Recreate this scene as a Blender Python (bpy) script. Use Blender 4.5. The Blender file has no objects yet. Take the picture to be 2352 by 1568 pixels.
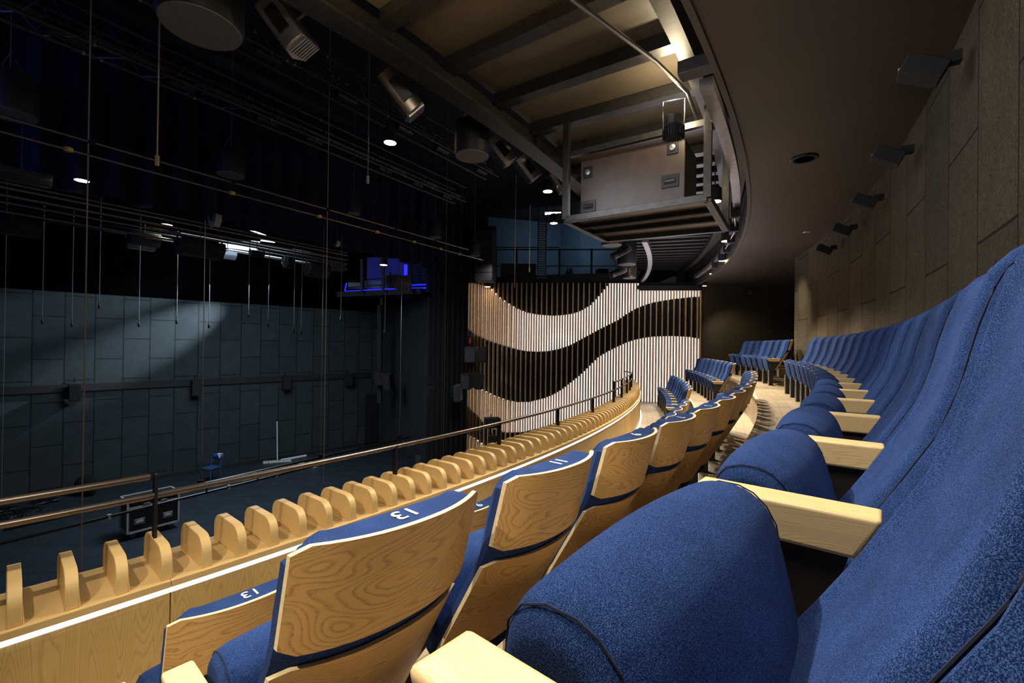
import bpy, math, random
from mathutils import Vector, Matrix
random.seed(7)
sc = bpy.context.scene
COL = sc.collection
PI = math.pi

# ------------------------------------------------------------------ camera
F, PIT, ROL = 1041.8, 0.0051, 0.0129
CX, CY = -19.7356, 17.7197            # centre of the curved balcony, camera stands at the origin
cam_d = bpy.data.cameras.new('camera'); cam = bpy.data.objects.new('camera', cam_d); COL.objects.link(cam)
cam_d.sensor_width = 36.0; cam_d.lens = F / 2352 * 36.0; cam_d.clip_start = 0.02; cam_d.clip_end = 200
def mk_cam():
    cp, sp, cr, sr = math.cos(PIT), math.sin(PIT), math.cos(ROL), math.sin(ROL)
    fwd = Vector((0, cp, sp)); up0 = Vector((0, -sp, cp)); rt0 = Vector((1, 0, 0))
    rt = rt0 * cr + up0 * sr; up = -rt0 * sr + up0 * cr
    # image u2 = u*c + v*s ; v2 = -u*s + v*c
    m = Matrix((rt, up, -fwd)).transposed().to_4x4()
    return m
cam.matrix_world = mk_cam()
sc.camera = cam

def ray(px, py):
    u2 = (px - 1176) / F; v2 = (784 - py) / F
    c, s = math.cos(ROL), math.sin(ROL); u = u2 * c - v2 * s; v = u2 * s + v2 * c
    c, s = math.cos(PIT), math.sin(PIT)
    return Vector((u, c - v * s, s + v * c))
def at(px, py, Y): r = ray(px, py); return r * (Y / r.y)
def atz(px, py, z): r = ray(px, py); return r * (z / r.z)
DN = Vector((-.837, .548, 0)); DT = Vector((.548, .837, 0))      # across / along the stage battens
def onp(px, py, p): r = ray(px, py); return r * (p / (r.x * DN.x + r.y * DN.y))
def pol(R, th, z=0.0): return Vector((CX + R * math.sin(th), CY + R * math.cos(th), z))

# ------------------------------------------------------------------ materials
def nodes(name):
    m = bpy.data.materials.new(name); m.use_nodes = True
    nt = m.node_tree; b = nt.nodes['Principled BSDF']
    return m, nt, b
def N(nt, t, **kw):
    n = nt.nodes.new(t)
    for k, v in kw.items():
        if k in n.inputs: n.inputs[k].default_value = v
        else: setattr(n, k, v)
    return n
def plain(name, col, rough=.5, metal=0.0, spec=.5, noise=0.0, nscale=30, bump=0.0):
    m, nt, b = nodes(name)
    b.inputs['Base Color'].default_value = (*col, 1); b.inputs['Roughness'].default_value = rough
    b.inputs['Metallic'].default_value = metal; b.inputs['Specular IOR Level'].default_value = spec
    if noise or bump:
        tc = N(nt, 'ShaderNodeTexCoord'); nz = N(nt, 'ShaderNodeTexNoise', Scale=nscale, Detail=4.0)
        nt.links.new(tc.outputs['Object'], nz.inputs['Vector'])
        if noise:
            mr = N(nt, 'ShaderNodeMapRange'); mr.inputs['To Min'].default_value = 1 - noise; mr.inputs['To Max'].default_value = 1 + noise
            mr.inputs['From Min'].default_value = .3; mr.inputs['From Max'].default_value = .7
            nt.links.new(nz.outputs['Fac'], mr.inputs['Value'])
            mx = N(nt, 'ShaderNodeVectorMath', operation='SCALE'); mx.inputs[0].default_value = col
            nt.links.new(mr.outputs[0], mx.inputs['Scale']); nt.links.new(mx.outputs[0], b.inputs['Base Color'])
        if bump:
            bp = N(nt, 'ShaderNodeBump', Strength=bump, Distance=.01); nt.links.new(nz.outputs['Fac'], bp.inputs['Height'])
            nt.links.new(bp.outputs[0], b.inputs['Normal'])
    return m
def emis(name, col, s, sampled=False):
    m, nt, b = nodes(name)
    b.inputs['Base Color'].default_value = (*col, 1)
    b.inputs['Emission Color'].default_value = (*col, 1); b.inputs['Emission Strength'].default_value = s
    m.cycles.emission_sampling = 'AUTO' if sampled else 'NONE'
    return m
def wood(name, light, dark, axis='x', scale=1.0, rough=.42, contrast=1.0, uv=False):
    """ash veneer: long flowing grain lines along one axis"""
    m, nt, b = nodes(name); L = nt.links.new
    tc = N(nt, 'ShaderNodeTexCoord'); oi = N(nt, 'ShaderNodeObjectInfo')
    sm = N(nt, 'ShaderNodeVectorMath', operation='SCALE'); sm.inputs[0].default_value = (7.3, 11.1, 5.7)
    L(oi.outputs['Random'], sm.inputs['Scale'])
    ad = N(nt, 'ShaderNodeVectorMath', operation='ADD'); L(tc.outputs['UV' if uv else 'Object'], ad.inputs[0]); L(sm.outputs[0], ad.inputs[1])
    def stretched(a, bb):
        mp = N(nt, 'ShaderNodeMapping')
        s = {'x': (a, bb, bb), 'y': (bb, a, bb), 'z': (bb, bb, a)}[axis]
        mp.inputs['Scale'].default_value = tuple(v * scale for v in s); L(ad.outputs[0], mp.inputs['Vector']); return mp
    m1 = stretched(.5, 4.8); n1 = N(nt, 'ShaderNodeTexNoise', Scale=1.6, Detail=1.6, Roughness=.4, Distortion=.22); L(m1.outputs[0], n1.inputs['Vector'])
    mu = N(nt, 'ShaderNodeMath', operation='MULTIPLY'); mu.inputs[1].default_value = 34; L(n1.outputs['Fac'], mu.inputs[0])
    fr = N(nt, 'ShaderNodeMath', operation='FRACT'); L(mu.outputs[0], fr.inputs[0])
    cr = N(nt, 'ShaderNodeValToRGB'); e = cr.color_ramp.elements
    e[0].position = 0; e[0].color = (0, 0, 0, 1); e[1].position = 1; e[1].color = (1, 1, 1, 1)
    k = e.new(.55); k.color = (.12, .12, .12, 1); k = e.new(.85); k.color = (.75, .75, .75, 1)
    e[-1].color = (.1, .1, .1, 1); L(fr.outputs[0], cr.inputs[0])
    m2 = stretched(3, 120); n2 = N(nt, 'ShaderNodeTexNoise', Scale=2.0, Detail=3.0); L(m2.outputs[0], n2.inputs['Vector'])
    m3 = stretched(.6, 2.0); n3 = N(nt, 'ShaderNodeTexNoise', Scale=1.3, Detail=1.0); L(m3.outputs[0], n3.inputs['Vector'])
    mm = N(nt, 'ShaderNodeMath', operation='MULTIPLY'); L(cr.outputs[0], mm.inputs[0])
    mr = N(nt, 'ShaderNodeMapRange'); L(n2.outputs['Fac'], mr.inputs['Value']); mr.inputs['From Min'].default_value = .3; mr.inputs['From Max'].default_value = .65
    mr.inputs['To Min'].default_value = .35; L(mr.outputs[0], mm.inputs[1])
    m5 = N(nt, 'ShaderNodeMath', operation='MULTIPLY'); L(mm.outputs[0], m5.inputs[0]); m5.inputs[1].default_value = .75 * contrast
    a2 = N(nt, 'ShaderNodeMath', operation='MULTIPLY_ADD'); L(n3.outputs['Fac'], a2.inputs[0]); a2.inputs[1].default_value = .5; a2.inputs[2].default_value = -.18
    a3 = N(nt, 'ShaderNodeMath', operation='ADD', use_clamp=True); L(m5.outputs[0], a3.inputs[0]); L(a2.outputs[0], a3.inputs[1])
    mx = N(nt, 'ShaderNodeMix', data_type='RGBA'); mx.inputs[6].default_value = (*light, 1); mx.inputs[7].default_value = (*dark, 1)
    L(a3.outputs[0], mx.inputs[0]); L(mx.outputs[2], b.inputs['Base Color'])
    b.inputs['Roughness'].default_value = rough
    bp = N(nt, 'ShaderNodeBump', Strength=.12, Distance=.002); L(mm.outputs[0], bp.inputs['Height']); bp.invert = True; L(bp.outputs[0], b.inputs['Normal'])
    return m
def fabric(name, col):
    m, nt, b = nodes(name); L = nt.links.new
    tc = N(nt, 'ShaderNodeTexCoord')
    n1 = N(nt, 'ShaderNodeTexNoise', Scale=1000, Detail=2.0, Roughness=.7); L(tc.outputs['Object'], n1.inputs['Vector'])
    n2 = N(nt, 'ShaderNodeTexNoise', Scale=9, Detail=5.0, Roughness=.6); L(tc.outputs['Object'], n2.inputs['Vector'])
    n3 = N(nt, 'ShaderNodeTexVoronoi', Scale=170); L(tc.outputs['Object'], n3.inputs['Vector'])
    cr = N(nt, 'ShaderNodeValToRGB'); e = cr.color_ramp.elements
    e[0].position = .40; e[0].color = tuple(c * .4 for c in col) + (1,)
    e[1].position = .62; e[1].color = (col[0] * 4.6, col[1] * 3.0, min(1, col[2] * 1.9), 1)
    k = e.new(.5); k.color = (*col, 1)
    L(n1.outputs['Fac'], cr.inputs[0])
    mr = N(nt, 'ShaderNodeMapRange'); mr.inputs['From Min'].default_value = .3; mr.inputs['From Max'].default_value = .7
    mr.inputs['To Min'].default_value = .75; mr.inputs['To Max'].default_value = 1.3; L(n2.outputs['Fac'], mr.inputs['Value'])
    sc_ = N(nt, 'ShaderNodeVectorMath', operation='SCALE'); L(cr.outputs[0], sc_.inputs[0]); L(mr.outputs[0], sc_.inputs['Scale'])
    lint = N(nt, 'ShaderNodeMapRange'); lint.inputs['From Min'].default_value = .05; lint.inputs['From Max'].default_value = .0
    lint.inputs['To Max'].default_value = .35; L(n3.outputs['Distance'], lint.inputs['Value'])
    mx = N(nt, 'ShaderNodeMix', data_type='RGBA'); L(sc_.outputs[0], mx.inputs[6]); mx.inputs[7].default_value = (.35, .4, .55, 1); L(lint.outputs[0], mx.inputs[0])
    L(mx.outputs[2], b.inputs['Base Color'])
    b.inputs['Roughness'].default_value = .95; b.inputs['Specular IOR Level'].default_value = .05
    b.inputs['Sheen Weight'].default_value = .04; b.inputs['Sheen Tint'].default_value = (.35, .5, 1, 1); b.inputs['Sheen Roughness'].default_value = .5
    bp = N(nt, 'ShaderNodeBump', Strength=.5, Distance=.002); L(n1.outputs['Fac'], bp.inputs['Height']); L(bp.outputs[0], b.inputs['Normal'])
    return m

M = {}
M['ash_h'] = wood('ash veneer horizontal', (.64, .39, .135), (.17, .075, .02), 'x', contrast=1.15)
M['ash_v'] = wood('ash veneer vertical', (.6, .38, .15), (.2, .1, .03), 'z')
M['ash_edge'] = plain('plywood edge', (.72, .58, .36), .5, noise=.12, nscale=60)
M['ash_arm'] = wood('solid ash armrest', (.80, .60, .30), (.42, .25, .085), 'y', 3.0, rough=.35, contrast=.55)
M['ash_fin'] = wood('solid ash fin', (.66, .46, .20), (.38, .23, .08), 'z', 2.5, rough=.45, contrast=.45)
M['ledge'] = wood('ash ledge', (.64, .45, .20), (.38, .24, .08), 'x', rough=.45, contrast=.5, uv=True)
M['bal'] = wood('ash balustrade cladding', (.60, .40, .15), (.27, .15, .045), 'y', rough=.45, contrast=.8, uv=True)
M['slat'] = plain('slat timber', (.55, .36, .18), .5, noise=.15, nscale=8)
M['fabric'] = fabric('blue wool upholstery', (.0115, .033, .135))
M['fabric_dk'] = plain('dark seam thread', (.004, .008, .03), .9)
M['black'] = plain('black metal', (.012, .012, .013), .4, .3)
M['blackm'] = plain('matt black', (.008, .008, .009), .8)
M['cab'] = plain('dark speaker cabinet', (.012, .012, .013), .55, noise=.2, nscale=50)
M['cab_b'] = plain('pale lit speaker cabinet', (.05, .055, .065), .6, noise=.2, nscale=50)  # paler than cab; light on the hung boxes put into the colour
M['grille'] = plain('speaker grille', (.055, .052, .052), .6, noise=.25, nscale=200)
M['grille_l'] = plain('pale speaker grille', (.15, .14, .14), .6, noise=.2, nscale=200)
M['steel'] = plain('painted grey steel', (.055, .05, .046), .38, .6, noise=.2, nscale=20)
M['steel_l'] = plain('bare steel', (.32, .30, .30), .35, .8, noise=.15, nscale=20)
M['alu'] = plain('aluminium', (.5, .5, .5), .35, .35)
M['bronze'] = plain('bronze brown rail', (.20, .165, .135), .27, .85)
M['post'] = plain('satin silver post', (.5, .47, .42), .35, .6)
M['darkplate'] = plain('dark side plate', (.02, .017, .015), .5, .2)
M['numeral'] = plain('white numeral', (.8, .82, .85), .7)
M['white'] = plain('white cloth', (.65, .66, .66), .9)
M['chairblue'] = plain('blue plastic', (.02, .07, .22), .45)
M['lamp_w'] = emis('warm lamp', (1, .72, .38), 30)
M['lamp_c'] = emis('cool lamp', (.85, .93, 1), 30)
M['led'] = emis('white LED strip', (.95, .95, 1), 2.1)
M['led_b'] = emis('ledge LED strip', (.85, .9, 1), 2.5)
M['blue_led'] = emis('blue LED strip', (.01, .01, 1), 2.5)
M['rope'] = plain('pale rope', (.45, .36, .25), .8)
M['rope_d'] = plain('steel wire', (.16, .17, .18), .5, .3)
M['yellow'] = plain('yellow clip', (.7, .5, .05), .6)
M['red'] = plain('red cap', (.7, .02, .01), .5)
M['soffit'] = plain('brown black soffit paint', (.06, .045, .036), .55, noise=.12, nscale=1.2)
M['plate'] = wood('stained ceiling boards', (.12, .095, .065), (.07, .052, .036), 'x', rough=.45, contrast=.4)
M['sidewall'] = plain('dark brown wall paint', (.045, .035, .02), .6, noise=.1, nscale=2)
M['bluewall'] = plain('blue grey wall paint', (.05, .08, .11), .8, noise=.1, nscale=2)
M['velvet_b'] = plain('midnight blue velvet', (.003, .005, .030), .9)
M['velvet'] = plain('black velvet', (.004, .0045, .005), .95)
M['case_b'] = plain('brown laminated ply', (.05, .032, .022), .4, noise=.25, nscale=6)
M['case_k'] = plain('black laminate', (.01, .01, .012), .35)

def mat_floor(name, a, b_, gap, sx, sz, uv=True, rough=.45):
    m, nt, b = nodes(name); L = nt.links.new
    tc = N(nt, 'ShaderNodeTexCoord'); br = N(nt, 'ShaderNodeTexBrick')
    mp = N(nt, 'ShaderNodeMapping'); L(tc.outputs['UV' if uv else 'Object'], mp.inputs[0])
    L(mp.outputs[0], br.inputs['Vector'])
    br.inputs['Color1'].default_value = (*a, 1); br.inputs['Color2'].default_value = (*b_, 1); br.inputs['Mortar'].default_value = (*gap, 1)
    br.inputs['Scale'].default_value = 1; br.inputs['Brick Width'].default_value = sx; br.inputs['Row Height'].default_value = sz
    br.inputs['Mortar Size'].default_value = .003
    nz = N(nt, 'ShaderNodeTexNoise', Scale=3.0, Detail=6.0, Roughness=.6); L(tc.outputs['UV' if uv else 'Object'], nz.inputs['Vector'])
    mr = N(nt, 'ShaderNodeMapRange'); mr.inputs['From Min'].default_value = .3; mr.inputs['From Max'].default_value = .7
    mr.inputs['To Min'].default_value = .8; mr.inputs['To Max'].default_value = 1.2; L(nz.outputs['Fac'], mr.inputs['Value'])
    s = N(nt, 'ShaderNodeVectorMath', operation='SCALE'); L(br.outputs['Color'], s.inputs[0]); L(mr.outputs[0], s.inputs['Scale'])
    L(s.outputs[0], b.inputs['Base Color']); b.inputs['Roughness'].default_value = rough
    return m, nt, b, br, mp
M['floor'] = mat_floor('pale oak boards', (.42, .33, .22), (.36, .28, .18), (.2, .15, .09), 1.2, .12)[0]
M['stagefloor'] = mat_floor('black stage boards', (.022, .032, .042), (.017, .026, .035), (.05, .06, .07), 1.4, .14, rough=.42)[0]
mw = mat_floor('black felt wall panels', (.022, .034, .038), (.016, .025, .029), (.002, .003, .004), 1.25, .66, rough=.9)
mw[3].inputs['Mortar Size'].default_value = .018; mw[4].inputs['Rotation'].default_value = (0, 0, PI / 2)
M['stagewall'] = mw[0]
# wood-wool acoustic board
def mat_woodwool():
    m, nt, b, br, mp = mat_floor('wood wool acoustic board', (.085, .064, .036), (.058, .044, .026), (.004, .003, .002), 1.25, .65, rough=.95)
    L = nt.links.new
    br.inputs['Mortar Size'].default_value = .008; mp.inputs['Rotation'].default_value = (0, 0, PI / 2); mp.inputs['Location'].default_value = (.56 + .625, -.15, 0)
    tc = N(nt, 'ShaderNodeTexCoord'); mp2 = N(nt, 'ShaderNodeMapping'); L(tc.outputs['UV'], mp2.inputs[0]); mp2.inputs['Scale'].default_value = (70, 26, 1)
    nz = N(nt, 'ShaderNodeTexNoise', Scale=1.0, Detail=5.0, Roughness=.7, Distortion=2.5); L(mp2.outputs[0], nz.inputs['Vector'])
    mr = N(nt, 'ShaderNodeMapRange'); mr.inputs['From Min'].default_value = .35; mr.inputs['From Max'].default_value = .68
    mr.inputs['To Min'].default_value = .2; mr.inputs['To Max'].default_value = 2.4; L(nz.outputs['Fac'], mr.inputs['Value'])
    old = b.inputs['Base Color'].links[0].from_socket
    s = N(nt, 'ShaderNodeVectorMath', operation='SCALE'); L(old, s.inputs[0]); L(mr.outputs[0], s.inputs['Scale']); L(s.outputs[0], b.inputs['Base Color'])
    ad = N(nt, 'ShaderNodeMath', operation='ADD'); L(nz.outputs['Fac'], ad.inputs[0]); L(br.outputs['Fac'], ad.inputs[1])
    iv = N(nt, 'ShaderNodeMath', operation='MULTIPLY_ADD'); L(br.outputs['Fac'], iv.inputs[0]); iv.inputs[1].default_value = -2; L(nz.outputs['Fac'], iv.inputs[2])
    bp = N(nt, 'ShaderNodeBump', Strength=.9, Distance=.01); L(iv.outputs[0], bp.inputs['Height']); L(bp.outputs[0], b.inputs['Normal'])
    return m
M['woodwool'] = mat_woodwool()

# ------------------------------------------------------------------ mesh builder
class MB:
    def __init__(s): s.v = []; s.f = []; s.uv = []
    def add(s, vs, fs, uv=None):
        o = len(s.v); s.v += [tuple(v) for v in vs]; s.f += [tuple(i + o for i in f) for f in fs]
        s.uv += uv if uv else [(v[0], v[1]) for v in vs]; return s
    def box(s, c, d, R=None):
        c = Vector(c); h = [x / 2 for x in d]
        vs = [Vector((x * h[0], y * h[1], z * h[2])) for x in (-1, 1) for y in (-1, 1) for z in (-1, 1)]
        if R is not None: vs = [R @ v for v in vs]
        return s.add([c + v for v in vs], [(0, 1, 3, 2), (4, 6, 7, 5), (0, 4, 5, 1), (2, 3, 7, 6), (0, 2, 6, 4), (1, 5, 7, 3)])
    def bar(s, a, b, w, h=None, up=(0, 0, 1)):
        a = Vector(a); b = Vector(b); h = h or w; d = b - a; L = d.length; d = d.normalized(); up = Vector(up)
        if abs(d.dot(up)) > .99: up = Vector((1, 0, 0))
        sd = d.cross(up).normalized(); u = sd.cross(d)
        R = Matrix((sd, d, u)).transposed()
        return s.box((a + b) / 2, (w, L, h), R)
    def tube(s, pts, r, n=8, closed=False, cap=True):
        pts = [Vector(p) for p in pts]; k = len(pts); rings = []
        up = Vector((0, 0, 1))
        for i, p in enumerate(pts):
            a = pts[(i - 1) % k] if (closed or i > 0) else p; b = pts[(i + 1) % k] if (closed or i < k - 1) else p
            d = (b - a).normalized(); w = up if abs(d.dot(up)) < .95 else Vector((1, 0, 0))
            e1 = d.cross(w).normalized(); e2 = e1.cross(d)
            rr = r[i] if isinstance(r, (list, tuple)) else r
            rings.append([p + (e1 * math.cos(2 * PI * j / n) + e2 * math.sin(2 * PI * j / n)) * rr for j in range(n)])
        vs = [v for q in rings for v in q]; fs = []
        m = k if closed else k - 1
        for i in range(m):
            for j in range(n):
                a = i * n + j; b = i * n + (j + 1) % n; c = ((i + 1) % k) * n + (j + 1) % n; d = ((i + 1) % k) * n + j
                fs.append((a, b, c, d))
        if cap and not closed: fs += [tuple(range(n))[::-1], tuple((k - 1) * n + j for j in range(n))]
        return s.add(vs, fs)
    def lathe(s, prof, n=24, c=(0, 0, 0), R=None):
        c = Vector(c); vs = []; fs = []; k = len(prof)
        for r, z in prof:
            for j in range(n):
                v = Vector((r * math.cos(2 * PI * j / n), r * math.sin(2 * PI * j / n), z))
                if R is not None: v = R @ v
                vs.append(c + v)
        for i in range(k - 1):
            for j in range(n): fs.append((i * n + j, i * n + (j + 1) % n, (i + 1) * n + (j + 1) % n, (i + 1) * n + j))
        fs += [tuple(range(n))[::-1], tuple((k - 1) * n + j for j in range(n))]
        return s.add(vs, fs)
    def prism(s, poly, lo, hi, axis='x'):
        """poly: 2-D outline, extruded along axis from lo to hi"""
        n = len(poly)
        f = {'x': lambda p, t: (t, p[0], p[1]), 'y': lambda p, t: (p[0], t, p[1]), 'z': lambda p, t: (p[0], p[1], t)}[axis]
        vs = [f(p, lo) for p in poly] + [f(p, hi) for p in poly]
        fs = [(i, (i + 1) % n, n + (i + 1) % n, n + i) for i in range(n)] + [tuple(range(n))[::-1], tuple(range(n, 2 * n))]
        return s.add(vs, fs)
    def grid(s, rows, closed_u=False, caps=False, uv=None):
        k = len(rows); n = len(rows[0]); vs = [v for r in rows for v in r]; fs = []
        for i in range(k - 1):
            for j in range(n if closed_u else n - 1):
                fs.append((i * n + j, i * n + (j + 1) % n, (i + 1) * n + (j + 1) % n, (i + 1) * n + j))
        if caps: fs += [tuple(range(n))[::-1], tuple((k - 1) * n + j for j in range(n))]
        return s.add(vs, fs, [q for r in uv for q in r] if uv else None)
    def build(s, name, mat, parent=None, smooth=False, bevel=0, fix=True, seg=2):
        me = bpy.data.meshes.new(name); me.from_pydata(s.v, [], s.f)
        ul = me.uv_layers.new(name='UVMap')
        for l in me.loops: ul.data[l.index].uv = s.uv[l.vertex_index]
        if fix:
            import bmesh
            bm = bmesh.new(); bm.from_mesh(me); bmesh.ops.recalc_face_normals(bm, faces=bm.faces); bm.to_mesh(me); bm.free()
        o = bpy.data.objects.new(name, me); COL.objects.link(o)
        if mat: me.materials.append(M[mat] if isinstance(mat, str) else mat)
        if smooth:
            for p in me.polygons: p.use_smooth = True
            if smooth != 'all': me.set_sharp_from_angle(angle=math.radians(38))
        if bevel:
            md = o.modifiers.new('bevel', 'BEVEL'); md.width = bevel; md.segments = seg; md.limit_method = 'ANGLE'; md.angle_limit = math.radians(35); md.harden_normals = False
            for p in me.polygons: p.use_smooth = True
            me.set_sharp_from_angle(angle=math.radians(50))
        if parent: o.parent = parent
        return o
def empty(name, loc=(0, 0, 0), rz=0):
    o = bpy.data.objects.new(name, None); COL.objects.link(o); o.location = loc; o.rotation_euler = (0, 0, rz); o.empty_display_size = .1; return o
def tag(o, label=None, cat=None, group=None, kind=None):
    if label: o['label'] = label
    if cat: o['category'] = cat
    if group: o['group'] = group
    if kind: o['kind'] = kind
    return o
def kids(o): return [c for c in ALLK.get(o.name, [])]
ALLK = {}
def reg():
    ALLK.clear()
    for o in bpy.data.objects:
        if o.parent: ALLK.setdefault(o.parent.name, []).append(o)
def copy_tree(o, parent=None):
    c = o.copy(); COL.objects.link(c)
    if parent: c.parent = parent
    for ch in ALLK.get(o.name, []): copy_tree(ch, c)
    return c
def thing(name, label, cat, loc=(0, 0, 0), rz=0, group=None): return tag(empty(name, loc, rz), label, cat, group)
ORD = ['first', 'second', 'third', 'fourth', 'fifth', 'sixth', 'seventh', 'eighth', 'ninth', 'tenth', 'eleventh', 'twelfth', 'thirteenth', 'fourteenth', 'fifteenth', 'sixteenth', 'seventeenth', 'eighteenth', 'nineteenth', 'twentieth']

def ring(R0, R1, z, t0, t1, n=80, mb=None):
    mb = mb or MB(); rows = []; uvs = []
    for i in range(n + 1):
        t = t0 + (t1 - t0) * i / n
        rows.append([pol(R0, t, z), pol(R1, t, z)]); uvs.append([(t * R1, R0), (t * R1, R1)])
    return mb.grid(rows, uv=uvs)
def band(R, z0, z1, t0, t1, n=80, mb=None):
    mb = mb or MB(); rows = []; uvs = []
    for i in range(n + 1):
        t = t0 + (t1 - t0) * i / n
        rows.append([pol(R, t, z0), pol(R, t, z1)]); uvs.append([(t * R, z0), (t * R, z1)])
    return mb.grid(rows, uv=uvs)
def arcsolid(R0, R1, z0, z1, t0, t1, n=60, mb=None):
    """curved bar with rectangular section"""
    mb = mb or MB(); rows = []; uvs = []
    for i in range(n + 1):
        t = t0 + (t1 - t0) * i / n
        rows.append([pol(R0, t, z0), pol(R0, t, z1), pol(R1, t, z1), pol(R1, t, z0)])
        uvs.append([(t * R1, R0 - .3 + z0), (t * R1, R0), (t * R1, R1), (t * R1, R1 + z1 - z0)])
    return mb.grid(rows, closed_u=True, caps=True, uv=uvs)

# ------------------------------------------------------------------ balcony setting
ZA, ZB, ZC, ZS = -.75, -1.2575, -1.76, -4.6
TE0, TE1 = 2.46, 1.66
fl = MB(); ring(25.83, 29.5, ZA, TE0, 1.45, mb=fl); band(25.83, ZB, ZA, TE0, 1.6, mb=fl)
ring(24.97, 25.83, ZB, TE0, TE1 - .02, mb=fl); band(24.97, ZC, ZB, TE0, TE1 - .02, mb=fl)
ring(23.83, 24.97, ZC, TE0, TE1 + .04, mb=fl)
tag(fl.build('floor', 'floor'), kind='structure')
nos = MB(); arcsolid(25.80, 25.84, ZA - .02, ZA + .003, TE0, 1.6, mb=nos); arcsolid(24.94, 24.98, ZB - .02, ZB + .003, TE0, TE1, mb=nos)
tag(nos.build('trim_1', 'ash_edge'), kind='structure')

# balustrade with timber fins
bal = thing('balustrade', 'curved ash balustrade with a row of rounded timber fins along its ledge', 'balustrade')
LZ = -1.168; FT0, FD = 2.301, -.007
seams = [2.42, 2.2795, 2.20, 2.119, 2.04, 1.96, 1.88, 1.80, 1.735]
for a, b in zip(seams[:-1], seams[1:]):
    p = arcsolid(23.44, 23.83, ZC - .9, LZ - .03, a - .0001, b + .0001, n=10); p.build('panel', 'bal', bal)
    p = arcsolid(23.42, 23.845, LZ - .03, LZ, a - .00005, b + .00005, n=10); p.build('ledge', 'ledge', bal)
s_ = arcsolid(23.838, 23.842, LZ - .054, LZ - .032, 2.42, 1.735, n=80); s_.build('light_strip', 'led_b', bal)
s_ = arcsolid(23.834, 23.86, ZC + .002, ZC + .02, 2.42, 1.75, n=80); s_.build('light_strip', 'led_b', bal)  # added strip, glows in place of light the ledge strip throws on the floor
def fin_outline(D=.375, H=.155, r=.085):
    pts = [(-D, -.10), (-D, H - r)]
    for k in range(1, 9): a = PI - k / 8 * PI / 2; pts.append((-D + r + r * math.cos(a), H - r + r * math.sin(a)))
    for k in range(0, 9): a = PI / 2 - k / 8 * PI / 2; pts.append((-r + r * math.cos(a), H - r + r * math.sin(a)))
    pts += [(0, 0), (-.30, 0), (-.345, -.10)]
    return pts
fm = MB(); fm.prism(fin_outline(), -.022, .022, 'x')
# wedge shaped in place of the fin's triangular shadow, far face, seat side
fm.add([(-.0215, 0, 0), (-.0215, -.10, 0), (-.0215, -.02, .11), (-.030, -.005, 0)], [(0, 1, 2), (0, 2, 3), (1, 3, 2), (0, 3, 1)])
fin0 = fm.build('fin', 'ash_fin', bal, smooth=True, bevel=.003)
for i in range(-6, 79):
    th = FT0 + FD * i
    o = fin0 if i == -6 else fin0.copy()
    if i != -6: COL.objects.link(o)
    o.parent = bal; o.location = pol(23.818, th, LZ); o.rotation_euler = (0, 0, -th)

# handrail on posts
hr = thing('handrail', 'slim metal handrail on flat black posts along the balustrade top', 'handrail')
RR = 23.62
def arcpts(R, z, a, b, n=40): return [pol(R, a + (b - a) * i / n, z) for i in range(n + 1)]
MB().tube(arcpts(RR, -.80, 2.42, 1.86, 70), .017, 10).build('lower_rail', 'bronze', hr, smooth=True)
MB().tube(arcpts(RR, -.70, 2.42, 2.2815, 20), .017, 10).build('upper_rail', 'bronze', hr, smooth=True)
MB().tube(arcpts(RR, -.66, 1.992, 1.86, 20) + [pol(RR - .2, 1.84, -.66)], .017, 10).build('upper_rail', 'bronze', hr, smooth=True)
for th, top in [(2.375, -.69), (2.2805, -.69), (2.2175, -.79), (2.1615, -.79), (2.1055, -.79), (2.0495, -.79), (1.992, -.64), (1.957, -.64), (1.922, -.64), (1.89, -.64), (1.86, -.64)]:
    p = MB(); p.bar(pol(RR, th, LZ + .13), pol(RR, th, top), .014, .045, up=pol(1, th) - pol(0, th)); p.build('post', 'black', hr, bevel=.002)

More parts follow.
